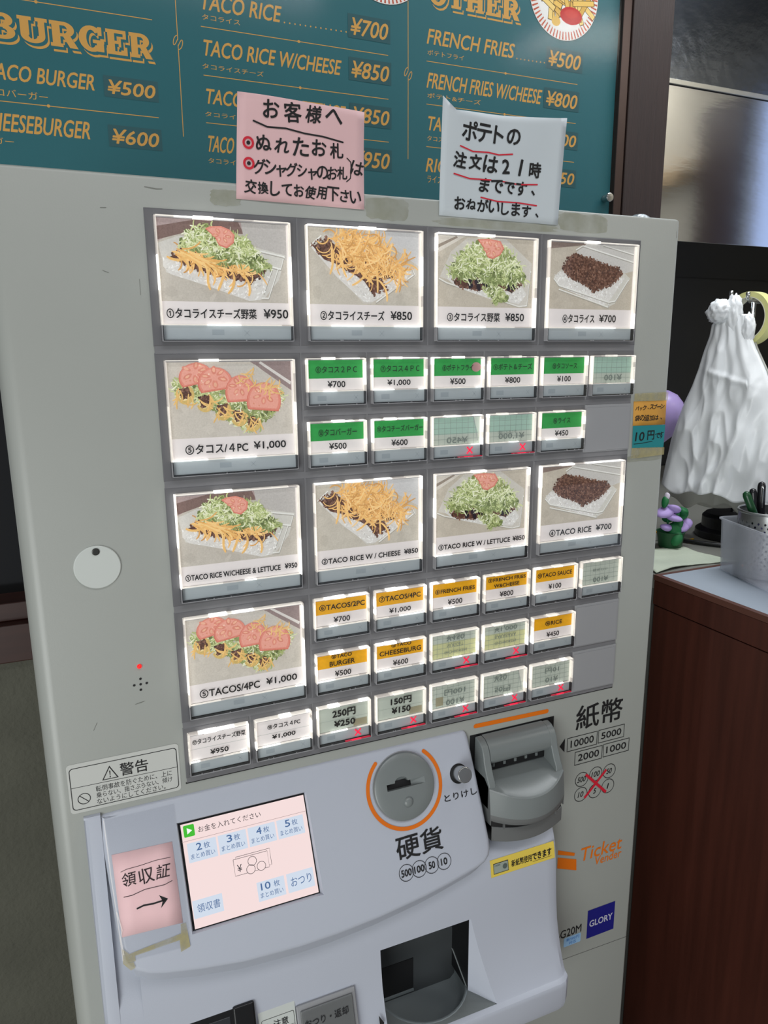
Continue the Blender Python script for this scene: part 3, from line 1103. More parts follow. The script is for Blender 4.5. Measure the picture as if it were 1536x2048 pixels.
button(4, 7, False, 'back_yellow', [('¥450', .32, .72, .70, .90, S2, 1, -1), ('NUGGET', .33, .70, .44, .58, 0, 1, -1), ('⑭CHICKEN', .27, .78, .16, .30, 0, 1, -1)], sold=True, dim=True)
button(5, 7, False, 'back_yellow', [('¥1,000', .24, .78, .72, .92, S2, 1, -1), ('BARABARA', .25, .76, .44, .58, 0, 1, -1), ('⑮CHICKEN', .25, .76, .16, .30, 0, 1, -1)], sold=True, dim=True)
button(6, 7, False, 'yellow', [('⑯RICE', .30, .72, .60, .80, S2), PR('¥450')], dim=True)
plate(7, 7)
button(0, 8, False, 'white', [('⑰タコライスチーズ野菜', .04, .98, .62, .82, S2), ('¥950', .34, .66, .14, .33, B2)])
button(1, 8, False, 'white', [('⑱タコス４PC', .20, .82, .62, .80, S2), ('¥1,000', .28, .72, .20, .38, B2)])
button(2, 8, False, 'pale', [('250円', .27, .73, .54, .84, .0003), ('¥250', .30, .72, .16, .40, .0003)], sold=True)
button(3, 8, False, 'pale', [('150円', .29, .73, .56, .84, .0003), ('¥150', .31, .71, .20, .44, .0003)], sold=True, dim=True)
button(4, 8, False, 'back', [('100円', .28, .76, .50, .74, S2, -1, 1), ('¥100', .32, .74, .08, .30, S2, -1, 1)], sold=True, art='patch', dim=True)
button(5, 8, False, 'back', [('¥50', .26, .56, .66, .90, S2, 1, -1), ('50円', .28, .66, .16, .40, S2, 1, -1)], sold=True, art='fold', dim=True, tilt=-.02)
button(6, 8, False, 'back', [('10円', .34, .70, .56, .78, S2, -1, 1), ('¥10', .36, .68, .14, .36, S2, -1, 1)], sold=True, dim=True)
plate(7, 8)

# ------------------------------------------------------------------ lower housing and slanted console
KS = 0.4
CC = 1 / math.hypot(1, KS)
CK = KS * CC
Z0 = 1.004


def T_con(u, v, h):
    """Console face: u along, v up the slope (0 at its top edge), h out of it."""
    s = -v
    return (u, -s * CK - h * CC, Z0 - s * CC + h * CK)


PROF = [(0.0, 0.895), (-0.010, 0.8925), (-0.020, 0.8875), (-0.0265, 0.880), (-0.0305, 0.870), (-0.0335, 0.852), (-0.0355, 0.830), (-0.0375, 0.810), (-0.0405, 0.788),
        (-0.0460, 0.769), (-0.0525, 0.752), (-0.0585, 0.7405), (-0.0598, 0.7394), (-0.0632, 0.7385), (-0.0645, 0.7377), (-0.0652, 0.7362), (-0.0655, 0.7330), (-0.0648, 0.712), (-0.0625, 0.705), (-0.052, 0.7015), (0.0, 0.700)]


def py(z):
    for a, c in zip(PROF, PROF[1:]):
        if c[1] <= z <= a[1]:
            t = (a[1] - z) / (a[1] - c[1])
            return a[0] + (c[0] - a[0]) * t
    return 0.0


def clip(z1, z0):
    pts = [(py(z1), z1)] + [q for q in PROF if z0 < q[1] < z1] + [(py(z0), z0)]
    return pts


b = MB().use(M_CONSOLE)


def ext(pts, xs, back=0.004):
    """Extrudes a stretch of the housing's profile along x; xs: (x, scale of the bulge)."""
    rings = []
    for x, k in xs:
        fx = x if callable(x) else (lambda z, x=x: x)
        rings.append([(fx(z), y * k + (back * 0 if k else back), z) for y, z in pts])
    b.loft(rings, False)


LX = [(-0.0800, 0.0), (-0.0798, 0.6), (-0.0788, 0.86), (-0.0765, 0.97), (-0.073, 1.0)]
RX = [(0.340, 1.0), (0.348, 0.975), (0.3535, 0.90), (0.3565, 0.72), (0.3575, 0.4), (0.3578, -0.1)]
ZO1, ZO0 = 0.8225, 0.7394
full = [q for q in PROF]
left = [(0.0015, 1.0035), (-0.0010, 1.0030), (-0.0020, 1.0015), (-0.0335, 0.852)] + [q for q in PROF if q[1] < 0.85]
ext(left, LX + [(-0.0675, 1.0)])
ext([(0.004, 1.000), (-0.0285, 0.857), (-0.0335, 0.848)] + [q for q in PROF if q[1] < 0.845], [(-0.0675, 1.0), (-0.050, 1.0)])
ext(full, [(-0.050, 1.0), (0.1565, 1.0)])
ext(clip(0.895, ZO1), [(0.1565, 1.0), (0.2515, 1.0)])
ext(clip(ZO0, 0.700), [(0.1565, 1.0), (0.2690, 1.0)])
mid = clip(ZO1, ZO0)
xw = lambda z: 0.2515 + (ZO1 - z) / (ZO1 - ZO0) * 0.0175
ext(mid, [(xw, 1.0), (0.290, 1.0)])
ext(clip(0.895, ZO1), [(0.2515, 1.0), (0.290, 1.0)])
ext(clip(ZO0, 0.700), [(0.2690, 1.0), (0.290, 1.0)])
ext(full, [(0.290, 1.0)] + RX)
# the opening's sides: left wall, top wall, right wall with its wedge
b.loft([[(0.1565, y, z) for y, z in mid], [(0.1565, 0.05, z) for y, z in mid]], False)
b.loft([[(x, py(ZO1), ZO1) for x in (0.1565, 0.2515)], [(x, 0.05, ZO1) for x in (0.1565, 0.2515)]], False)
b.loft([[(xw(z), y, z) for y, z in mid], [(0.2500, -0.0355, z) for y, z in mid]], False)
house = b.build('lower_housing', TM, smooth=True)
house.data.set_sharp_from_angle(angle=math.radians(24))
b = MB().use(M_BLACK)
b.box(0.2508, 0.2520, -0.035, 0.05, ZO0 - .002, ZO1)
b.build('opening_side', TM)

# console: front outline on its own plane, sides run straight back, the underside slopes in
OUT = [(-0.0690, 0.0035), (-0.0655, 0.0008), (-0.055, 0.0), (0.05, 0.0), (0.15, 0.0), (0.2575, 0.0), (0.2615, 0.0008), (0.2640, 0.0045), (0.2648, 0.010),
       (0.2670, 0.045), (0.2685, 0.075), (0.2696, 0.105), (0.2690, 0.1125), (0.2665, 0.1190), (0.2610, 0.1240), (0.2530, 0.1268), (0.2430, 0.1290),
       (0.220, 0.1335), (0.195, 0.1375), (0.150, 0.1425), (0.110, 0.1447), (0.0765, 0.1450), (0.030, 0.1425), (-0.005, 0.1375), (-0.0316, 0.1322), (-0.0440, 0.1285), (-0.0530, 0.1235),
       (-0.0590, 0.1165), (-0.0615, 0.1080), (-0.0635, 0.090), (-0.0655, 0.060), (-0.0675, 0.030)]
cu, cs = 0.10, 0.07


def shr(d):
    o = []
    for i, (u, s) in enumerate(OUT):
        a, c = OUT[i - 1], OUT[(i + 1) % len(OUT)]
        du, ds = c[0] - a[0], c[1] - a[1]
        L = math.hypot(du, ds)
        o.append((u - ds / L * d, s + du / L * d))
    return o


b = MB().use(M_CONSOLE)
rings = []
for d, h in ((0.0048, 0.0), (0.0026, -0.0005), (0.0010, -0.0017), (0.0, -0.0042)):
    rings.append([T_con(u, -s, h) for u, s in shr(d)])
back = []
for (u, s), q in zip(OUT, rings[-1]):
    down = max(0.0, min(1.0, (s - 0.105) / 0.02))
    t = 0.004 - q[1]
    back.append((q[0], 0.004, q[2] - down * t * 1.35 + (0.003 if s < 0.012 else 0)))
rings.append(back)
# the face has a window for the screen
SU0, SU1, SS0, SS1 = -0.0110, 0.1030, 0.0215, 0.1085
n = len(OUT)
b.loft(rings, True)
face = rings[0]
bm_ = bmesh.new()
vs = [bm_.verts.new(p) for p in face]
hole = [bm_.verts.new(T_con(u, -s, 0.0)) for u, s in ((SU0, SS0), (SU1 - .004, SS0), (SU1, SS1), (SU0 + .003, SS1))]
es = [bm_.edges.new((vs[i], vs[(i + 1) % n])) for i in range(n)] + [bm_.edges.new((hole[i], hole[(i + 1) % 4])) for i in range(4)]
bmesh.ops.triangle_fill(bm_, use_beauty=True, use_dissolve=False, edges=es)
bm_.verts.index_update()
fl = []
for f in bm_.faces:
    idx = [v.index for v in f.verts]
    nrm = f.normal if f.normal.length else Vector((0, -1, 0))
    fl.append(idx if nrm.y < 0 else idx[::-1])
b.add([tuple(v.co) for v in bm_.verts], fl)
bm_.free()
hq = [(SU0, SS0), (SU1 - .004, SS0), (SU1, SS1), (SU0 + .003, SS1)]
hi = [(SU0 + .0012, SS0 + .0016), (SU1 - .0048, SS0 + .0016), (SU1 - .0022, SS1 - .0010), (SU0 + .0042, SS1 - .0010)]
b.loft([[T_con(u, -s, 0.0) for u, s in hq], [T_con(u, -s, -0.0045) for u, s in hi]], True)
con = b.build('console', TM)
for p in con.data.polygons:
    p.use_smooth = True
con.data.set_sharp_from_angle(angle=math.radians(32))

# ---- touch screen
ts = bpy.data.objects.new('touch_screen', None)
COL.objects.link(ts)
ts.parent = TM
M_LCD = mat('lcd_pink', (60, 55, 55), 0.25, emit=(252, 228, 226), estr=0.90, var=0.0)
M_LCDB = mat('lcd_blue', (60, 60, 66), 0.25, emit=(218, 230, 245), estr=0.86)
M_LCDT = mat('lcd_blue_text', (30, 40, 60), 0.3, emit=(92, 132, 190), estr=0.55)
M_LCDK = mat('lcd_dark_text', (20, 20, 24), 0.3, emit=(60, 60, 70), estr=0.3)
M_LCDG = mat('lcd_green', (20, 80, 20), 0.3, emit=(70, 196, 50), estr=0.8)
M_LCDW = mat('lcd_white', (80, 80, 80), 0.3, emit=(255, 255, 255), estr=0.9)
T_scr = lambda u, v, h: T_con(u, v, h - 0.0040)
b = MB(T_scr).use(M_BLACK)
b.poly([(u, -s) for u, s in hi], 0.0002)
b.build('bezel', ts)
b = MB(T_scr).use(M_LCD)
b.poly([(-.0080, -.0244), (.0973, -.0244), (.0997, -.1066), (-.0052, -.1066)], 0.0004)
b.build('display', ts)
b = MB(lambda u, v, h: T_scr(u + (-.024 - v) * .03, v, h + .0006))
b.use(M_LCDG).rrect(-.0062, .0026, -.0352, -.0258, .001)
b.use(M_LCDW).poly([(-.0034, -.0280), (-.0034, -.0330), (.0007, -.0305)], .0001)
b.use(M_LCDK).text('お金を入れてください', .0055, -.0338, .0580, -.0288)
b.use(mat('lcd_line', (60, 50, 50), .3, emit=(200, 170, 170), estr=.6)).stroke([(-.0085, -.0382), (.0970, -.0382)], .0003, cap=False)


def key(u0, v1, num, sub=True, w=.0235, hgt=.0155):
    b.use(M_LCDB).rect(u0, u0 + w, v1 - hgt, v1)
    if sub:
        wn = .0052 if len(num) == 1 else .0095
        c = u0 + w * .5
        b.use(M_LCDT).text(num, c - wn * .9, v1 - .0070, c - wn * .9 + wn * .85, v1 - .0014, .0001, .0001)
        b.text('枚', c + wn * .25, v1 - .0070, c + wn * .25 + .0052, v1 - .0020, .0001)
        b.text('まとめ買い', u0 + .0020, v1 - .0132, u0 + w - .0020, v1 - .0090, .0001)
    else:
        b.use(M_LCDT).text(num, u0 + .0032, v1 - hgt * .72, u0 + w - .0022, v1 - hgt * .24, .0001)


for i, nn in enumerate('2345'):
    key(-.0050 + i * .0251, -.0402, nn)
key(.0460, -.0850, '10')
key(.0716, -.0850, 'おつり', False, .0235)
key(-.0070, -.0850, '領収書', False, .0240, .0140)
b.use(M_LCDK)
for d, e in ((0.0, 0.0), (.0022, .0016)):
    pts = [(.0298 + d, -.0620 + e), (.0588 + d, -.0620 + e), (.0588 + d, -.0752 + e), (.0298 + d, -.0752 + e)]
    pts = pts + [pts[0]] if d == 0 else [pts[3], pts[0], pts[1], pts[2]]
    if d:
        pts = [(.0298 + d, -.0620), (.0298 + d, -.0604), (.0610, -.0604), (.0610, -.0738), (.0588, -.0738)]
    b.stroke(pts, .00035, .0002, cap=False)
b.text('¥', .0322, -.0728, .0362, -.0668, .0002)
for u, v in ((.0452, -.0668), (.0432, -.0730), (.0522, -.0726)):
    b.use(M_LCD).circle(u, v, .0036, .0003)
    b.use(M_LCDK).annulus(u, v, .0034, .0038, .00032)
b.build('screen_lettering', ts)

# ---- coin slot
cs_ = bpy.data.objects.new('coin_slot', None)
COL.objects.link(cs_)
cs_.parent = TM
CU, CS = 0.1905, 0.0372


def lath_con(b, prof, u, s, n=48, cap=True):
    rings = []
    for r, h in prof:
        rings.append([T_con(u + r * math.cos(2 * math.pi * i / n), -s + r * math.sin(2 * math.pi * i / n), h) for i in range(n)])
    b.loft(rings, True, False, cap)


b = MB().use(M_BGREY)
lath_con(b, [(.0302, -.001), (.0302, .0016), (.0296, .0032), (.0284, .0040), (.020, .0050), (.010, .0055), (.004, .0056)], CU, CS)
rings = []
face_ = b.build('slot_face', cs_, smooth=True)
bm = bmesh.new(); bm.from_mesh(face_.data)
bm.faces.new([bm.verts.new(Vector(T_con(CU + .0302 * math.cos(2 * math.pi * i / 48), -CS + .0302 * math.sin(2 * math.pi * i / 48), -.001)) - wl(cs_)) for i in range(48)][::-1])
bmesh.ops.remove_doubles(bm, verts=bm.verts, dist=1e-6)
bmesh.ops.recalc_face_normals(bm, faces=bm.faces)
bm.to_mesh(face_.data); bm.free()
c = MB()
SLU0, SLU1, SLS0, SLS1 = .1725, .2105, .0320, .0378
pts = [(SLU0, SLS1), (SLU1, SLS1), (SLU1, SLS0), (SLU0 + .021, SLS0)] + [(SLU0 + .0145 + .0065 * math.cos(math.radians(a)), SLS0 - .0045 * math.sin(math.radians(a))) for a in range(0, 181, 20)] + [(SLU0, SLS0)]
c.loft([[T_con(u, -s, .02) for u, s in pts], [T_con(u, -s, .0002) for u, s in pts]], True, True, True)
co_ = c.build('cutter')
bm = bmesh.new(); bm.from_mesh(co_.data); bmesh.ops.recalc_face_normals(bm, faces=bm.faces); bm.to_mesh(co_.data); bm.free()
cutout(face_, co_)
face_.data.set_sharp_from_angle(angle=math.radians(30))
b = MB(T_con).use(M_SEAM)
b.rect(SLU0 + .0003, SLU1 - .001, -SLS1 + .0002, -SLS0 + .0008, .0006)
b.use(M_BGREY)
b.loft([[T_con(SLU1, -SLS1, .0052), T_con(SLU1, -SLS0, .0052)], [T_con(SLU1 - .013, -SLS1, .0012), T_con(SLU1 - .013, -SLS0, .0012)]], False)
b.build('slot_throat', cs_)
b = MB().use(M_BGREY)
lath_con(b, [(.0048, .0046), (.0044, .0060), (.0034, .0070), (.0018, .0075), (.0004, .0076)], CU + .0005, CS + .0135, 24)
b.build('return_dimple', cs_, smooth=True)
b = MB(T_con).use(M_WALLP)
b.annulus(CU, -CS, .0302, .0312, .0003, 48)
b.build('slot_rim', cs_)
b = MB(T_con).use(M_ORANGE)
b.annulus(CU + .001, -CS - .0012, .0345, .0380, .0004, 64, math.radians(134), math.radians(409), caps=True)
b.build('orange_ring', cs_)
# ---- cancel knob
kn = bpy.data.objects.new('cancel_button', None)
COL.objects.link(kn)
kn.parent = TM
b = MB().use(M_STEEL)
lath_con(b, [(.0074, .0003), (.0074, .0128), (.0068, .0136), (.001, .0137)], .2480, .0385, 28)
b.build('steel_knob', kn, smooth=False, bevel=.0003)
b = MB(T_con).use(M_SEAM)
b.circle(.2476, -.0388, .0092, .0003)
b.build('knob_hole', kn)
# ---- lettering on the console
b = MB(lambda u, v, h: T_con(u, v, h + .0004)).use(M_INK)
b.text('硬貨', .1745, -.1000, .2205, -.0795, 0, .0003)
for u, t in ((.1806, '500'), (.1935, '100'), (.2062, '50'), (.2188, '10')):
    b.annulus(u, -.1112, .0068, .0073, 0)
    wd = .0098 if len(t) == 3 else .0062
    b.text(t, u - wd / 2, -.1142, u + wd / 2, -.1083, .00005, .00018)
b.build('console_lettering', TM)
b = MB(lambda u, v, h: T_con(u, v, h + .0004)).use(M_INK)
b.text('とりけし', .2290, -.0610, .2635, -.0548, 0, .00012)
b.build('cancel_lettering', kn)

# ---- bill acceptor
ba = bpy.data.objects.new('bill_acceptor', None)
COL.objects.link(ba)
ba.parent = TM
b = MB().use(M_SEAM)
b.box(.2685, .3665, F - .0006, F + .004, .880, .9945)
b.build('cutout', ba)
XL, XR = .2730, .3580
SW = [(0.000, .9935), (-.0075, .9925), (-.0135, .9885), (-.0170, .9825), (-.0185, .9755)]
b = MB().use(M_BGREY)
# hood: rounded roller-like upper lip
hood = SW + [(-.0150, .9700), (-.0090, .9655), (-.0030, .9640), (.002, .9640)]
b.loft([[(x, y * k, z) for y, z in hood] for x, k in ((XL + .0075, 1), (XR - .0075, 1))], False)
b.build('hood', ba, smooth=True)
for i, (xa, xb) in enumerate(((XL, XL + .0078), (XR - .0078, XR))):
    b = MB().use(M_BGREY)
    pr = SW + [(-.0235, .9640), (-.0285, .9560), (-.0285, .9300), (.001, .9300)]
    inn = SW + [(-.0205, .9655), (-.0245, .9575), (-.0245, .9450), (.001, .9450)]
    o_, i_ = (pr, pr)
    b.loft([[(xa, y, z) for y, z in o_], [(xb, y, z) for y, z in i_]], True, True, True)
    b.build('cheek', ba, bevel=.0012)
b = MB().use(M_BGREY)
rg = []
NX = 16
for j, (yy, zz, bul) in enumerate(((.002, .9575, 0), (-.0080, .9565, 0), (-.0200, .9548, .5), (-.0285, .9534, .95), (-.0297, .9522, 1.0), (-.0300, .9495, 1), (-.0318, .9360, .98), (-.0325, .9280, .93))):
    row = []
    for i in range(NX + 1):
        t = -1 + 2 * i / NX
        x = (XL + XR) / 2 + (XR - XL) / 2 * t * (0.83 if j < 2 else 1)
        y = yy - bul * .0175 * (1 - t * t)
        z = zz - (.0075 * bul * (1 - t * t) if j < 6 else .0040 * (1 - t * t))
        row.append((x, y, z))
    rg.append(row)
b.loft(rg, False)
o = b.build('scoop', ba, smooth=True)
o.data.set_sharp_from_angle(angle=math.radians(28))
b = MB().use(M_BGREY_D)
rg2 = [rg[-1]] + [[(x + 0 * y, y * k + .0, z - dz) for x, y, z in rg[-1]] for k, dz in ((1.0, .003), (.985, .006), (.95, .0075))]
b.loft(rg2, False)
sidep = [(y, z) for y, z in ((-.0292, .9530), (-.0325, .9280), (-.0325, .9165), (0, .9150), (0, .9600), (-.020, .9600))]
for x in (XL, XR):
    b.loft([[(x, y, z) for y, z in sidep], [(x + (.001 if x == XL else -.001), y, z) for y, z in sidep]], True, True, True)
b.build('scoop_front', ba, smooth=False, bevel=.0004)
b = MB().use(M_SEAM)
b.box(XL + .0078, XR - .0078, -.0075, .0, .9578, .9642)
b.use(M_BGREY)
for i in range(6):
    x = XL + .016 + i * .0125
    b.box(x, x + .0024, -.0085, -.002, .9612, .9646)
b.build('bill_mouth', ba)


def curved(z1, z0, y0, bul, xa, xb):
    r_ = []
    for z, k in ((z1, 0), (z1, 1), (z0, 1), (z0, 0)):
        row = []
        for i in range(NX + 1):
            t = -1 + 2 * i / NX
            row.append((xa + (xb - xa) * i / NX, (y0 - bul * (1 - t * t)) * k, z - .0040 * (1 - t * t)))
        r_.append(row)
    return r_


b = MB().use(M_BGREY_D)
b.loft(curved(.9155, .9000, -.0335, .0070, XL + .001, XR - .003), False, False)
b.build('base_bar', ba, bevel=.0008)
b = MB().use(M_SEAM)
b.loft(curved(.9215, .9154, -.0325, .0065, XL + .0012, XR - .0035), False)
b.build('seam_gap', ba)
b = MB().use(M_BGREY_D)
for x, yy in ((XL + .012, -.0375), (XR - .014, -.0375)):
    b.box(x, x + .0016, yy, -.02, .9125, .9200)
b.build('seam_tab', ba)

# ---- coin tray
tr = bpy.data.objects.new('coin_tray', None)
COL.objects.link(tr)
tr.parent = TM
b = MB().use(M_TRAY)
TX, TR_ = .2110, .0475
arc = [(TX + TR_ * math.cos(math.radians(a)), -.008 + .0475 * math.sin(math.radians(a))) for a in range(180, 361, 10)]
up = [(TX - TR_, .0002)] + arc + [(TX + TR_, .0002)]
flo = [(TX + (x - TX) * .90, y if y > -.001 else y * .9 + .001) for x, y in up]
lo = [(TX + (x - TX) * .80, y if y > -.001 else y * .8 + .002) for x, y in up]
zt = lambda y: .7420 if y < 0 else .7420
b.loft([[(x, y, .7400 + max(0, y + .006) * .62) for x, y in up], [(TX + (x - TX) * .965, y if y > -.001 else y * .965, .7410 + max(0, y + .006) * .62) for x, y in up],
        [(TX + (x - TX) * .94, y if y > -.001 else y * .95, .7390 + max(0, y + .006) * .60) for x, y in up],
        [(x, y, .7265) for x, y in flo], [(x, y, .7215) for x, y in lo]], False)
b.add([(x, y, .7215) for x, y in lo], [tuple(range(len(lo)))])
b.build('tray_bowl', tr, smooth=True)
b = MB().use(M_TRAYW)
b.box(.150, .268, .0000, .0010, .70, .83)
b.use(M_SEAM)
b.box(.1600, .2065, -.0006, -.0001, .7275, .7635)
b.use(M_TRAY)
b.box(.1600, .2065, -.0020, .0, .7252, .7274)
b.build('tray_back', tr)
b = MB().use(M_BGREY)
b.loft([[(.2500, -.034, ZO0 - .0005), (.2690, -.0595, ZO0 - .0005), (.2500, -.0002, ZO0 + .020)], [(.2500, -.034, ZO0 - .001), (.2690, -.0595, ZO0 - .001), (.2500, -.0002, ZO0 + .0195)]], True, True, True)
b.build('tray_corner', tr)
b = MB().use(M_BGREY)   # flat ledge between bowl and opening
led = [(x, y) for x, y in arc]
b.loft([[(x, y, .7400) for x, y in led], [(max(.1565, min(.268, TX + (x - TX) * 1.4)), -.0605, .7392) for x, y in led]], False)
b.build('tray_ledge', tr)

# ---- change button, caution sticker, receipt outlet on the lower slope
SD = Vector((0, -.0145, -.045)).normalized()


def T_slope(u, v, h):
    s = -v
    return (u, -.0392 + SD.y * s - h * -SD.z, .800 + SD.z * s + h * -SD.y)


def slab(name, u0, u1, v0, v1, h, m, parent, bev=.001):
    b = MB().use(m)
    b.loft([[T_slope(*q, -.004) for q in ((u0, v0), (u1, v0), (u1, v1), (u0, v1))], [T_slope(*q, h) for q in ((u0, v0), (u1, v0), (u1, v1), (u0, v1))]], True, False, True)
    return b.build(name, parent, bevel=bev)


cb = bpy.data.objects.new('change_button', None)
COL.objects.link(cb)
cb.parent = TM
slab('button_bezel', .0742, .1290, -.048, -.0015, .0018, M_PLATE, cb)
slab('button_cap', .0772, .1255, -.046, -.0058, .0036, mat('smoked_cap', (112, 114, 114), .25), cb)
b = MB(T_slope).use(M_INK)
b.text('おつり・返却', .0800, -.0208, .1200, -.0140, .0042, .0001)
b.build('button_lettering', cb)
b = MB().use(M_CLEAR)
b.loft([[T_slope(*q, .0039) for q in ((.0768, -.046), (.1260, -.046), (.1260, -.005), (.0768, -.005))], [T_slope(*q, .0060) for q in ((.0775, -.046), (.1252, -.046), (.1252, -.0058), (.0775, -.0058))]], True, False, True)
b.build('button_cover', cb)
ro = bpy.data.objects.new('receipt_outlet', None)
COL.objects.link(ro)
ro.parent = TM
slab('outlet_frame', -.0330, .0370, -.050, .0170, .0030, M_BLACK, ro, .002)
slab('outlet_side', .0200, .0385, -.050, .0178, .0060, M_BLACK, ro, .002)
slab('outlet_flap', -.0280, .0180, -.050, .0110, .0036, mat('dark_flap', (46, 48, 52), .3), ro)
b = MB(T_slope).use(M_WHITE)
b.rrect(.0410, .0735, -.05, .0040, .001, .0003)
b.use(M_INK)
b.ring2(rr(.0432, .0722, -.048, -.0035, .0015), rr(.0436, .0718, -.0476, -.0039, .0012), .0004)
b.text('注意', .0535, -.0128, .0665, -.0065, .0004, .0001)
b.poly([(.0455, -.0128), (.0515, -.0128), (.0485, -.0072)], .0004)
b.use(M_WHITE).poly([(.0463, -.0124), (.0507, -.0124), (.0485, -.0082)], .0005)
b.use(M_INK).text('!', .0482, -.0120, .0488, -.0092, .0006)
b.stroke([(.0434, -.0145), (.0720, -.0145)], .0003, .0004, cap=False)
b.text('硬貨投入口より', .0450, -.0208, .0705, -.0162, .0004)
o = b.build('caution_sticker', TM)
b = MB(T_slope).use(M_INK).poly([(.1487, -.0345), (.1487, -.047), (.1532, -.0425)], .0004)
b.build('arrow_mark', TM)

# ------------------------------------------------------------------ marks and fittings on the cabinet front
T_f = lambda u, v, h: (u, F - .0003 - h, v)
b = MB().use(M_WHITE)
b.lathe([(.0165, 0), (.0165, .0011), (.0160, .0015), (.001, .0015)], (-.0518, F, 1.2055), 48, 'y', False, True)
lc = b.build('lock_cover', TM, bevel=.0002)
b = MB().use(mat('dark_lock', (66, 66, 64), .35, .6))
b.lathe([(.0027, .0010), (.0027, .0022), (.0020, .0025), (.0003, .0025)], (-.0520, F, 1.2176), 20, 'y', False, True)
b.build('lock_screw', lc)
b = MB().use(mat('red_lamp', (200, 20, 20), .2, emit=(255, 30, 30), estr=.9))
b.lathe([(.0018, 0), (.0018, .0008), (.0011, .0018), (.0002, .0021)], (-.0286, F, 1.1217), 18, 'y', False, True)
b.build('indicator_lamp', TM, smooth=True)
b = MB(T_f).use(M_SEAM)
for x, z in ((-.0286, 1.1112), (-.0288, 1.1066), (-.0290, 1.1020), (-.0336, 1.1066), (-.0242, 1.1068)):
    b.circle(x, z, .00098, 0, 16)
b.build('speaker_holes', TM)
# warning sticker
b = MB(T_f).use(mat('sticker_film', (196, 198, 194), .3)).rrect(-.0884, -.0042, 1.0075, 1.0500, .003)
b.use(M_INK)
b.ring2(rr(-.0868, -.0058, 1.0102, 1.0466, .003), rr(-.0862, -.0064, 1.0108, 1.0460, .0026), .0001)
b.stroke([(-.0866, 1.0298), (-.0060, 1.0290)], .0004, .0001, cap=False)
b.poly([(-.0636, 1.0312), (-.0512, 1.0312), (-.0574, 1.0428)], .0001)
b.use(MATS['sticker_film']).poly([(-.0623, 1.0319), (-.0525, 1.0319), (-.0574, 1.0411)], .00015)
b.use(M_INK)
b.poly([(-.0579, 1.0385), (-.0569, 1.0385), (-.0572, 1.0342), (-.0576, 1.0342)], .0002)
b.circle(-.0574, 1.0331, .0006, .0002, 10)
b.text('警告', -.0498, 1.0315, -.0285, 1.0425, .0001, .00012)
b.text('転倒事故を防ぐために、上に', -.0688, 1.0225, -.0108, 1.0275, .0001)
b.text('乗らない、揺さぶらない、傾け', -.0688, 1.0170, -.0108, 1.0218, .0001)
b.text('ないようにしてください。', -.0688, 1.0116, -.0165, 1.0162, .0001)
b.annulus(-.0778, 1.0190, .0042, .0048, .0001)
b.stroke([(-.0810, 1.0222), (-.0746, 1.0158)], .0006, .0001, cap=False)
b.build('warning_sticker', TM)
# right-hand marks
b = MB(T_f).use(M_INK)
b.text('紙幣', .3953, .9712, .4555, .9985, 0, .0004)
for x0, x1, z0, z1, t in ((.3850, .4240, .9490, .9650, '10000'), (.4252, .4602, .9497, .9653, '5000'), (.3957, .4318, .9306, .9465, '2000'), (.4330, .4682, .9313, .9470, '1000')):
    b.frame(x0, x1, z0, z1, .0007)
    m_ = (x1 - x0) * .12
    b.text(t, x0 + m_, z0 + .0040, x1 - m_, z1 - .0040, .00005, .00015)
b.poly([(.3755, .9578), (.3820, .9655), (.3820, .9498)])
for x, z, t in ((.4065, .9117, '500'), (.4249, .9136, '100'), (.4431, .9127, '50'), (.4063, .8938, '10'), (.4249, .8931, '5'), (.4424, .8946, '1')):
    b.annulus(x, z, .0079, .0086)
    wd = {3: .0105, 2: .0066, 1: .003 if t == '5' else .0012}[len(t)]
    b.text(t, x - wd / 2, z - .0031, x + wd / 2, z + .0031, .00005, .0001, shear=.2)
b.use(M_REDPEN)
b.stroke([(.4115, .9164), (.4401, .8878)], .0030, .0002, cap=False)
b.stroke([(.4388, .9155), (.4113, .8882)], .0030, .00022, cap=False)
b.build('payment_lettering', TM)
b = MB(T_f).use(M_ORANGE)
b.stroke([(.2745, 1.0035), (.3575, 1.0018)], .0046)
b.build('orange_line', TM)
b = MB(T_f).use(M_ORANGE)
b.text('Ticket', .4105, .8090, .4680, .8255, 0, .00012, shear=.12)
b.text('Vender', .4308, .7985, .4680, .8085, 0, .0001, shear=.12)
b.poly([(.3800, .8330), (.4028, .8228), (.4022, .8192), (.3800, .8275)])
b.poly([(.3800, .8240), (.4052, .8141), (.4060, .7999), (.3800, .8105)])
b.build('maker_mark', TM)
b = MB(T_f).use(M_NAVY)
b.rect(.4255, .4640, .7035, .7408)
b.use(M_BADGE)
b.text('GLORY', .4288, .7180, .4610, .7262, .0001, .00025)
b.build('badge', TM)
b = MB(T_f).use(M_INK)
b.text('VT-G20M', .3700, .7165, .4175, .7268, 0, .0001)
b.build('model_lettering', TM)
b = MB(T_f).use(M_LBLUE).rrect(.3940, .4172, .7035, .7155, .0015)
b.use(mat('tag_blue', (40, 110, 190), .5)).text('新500円', .3975, .7098, .4150, .7140, .0001)
b.text('対応', .4010, .7048, .4110, .7088, .0001)
b.build('coin_tag', TM)
b = MB(T_f).use(M_SEAM)
b.stroke([(.37, .6882), (.4855, .6850)], .0003, cap=False)
b.build('door_seam', TM)
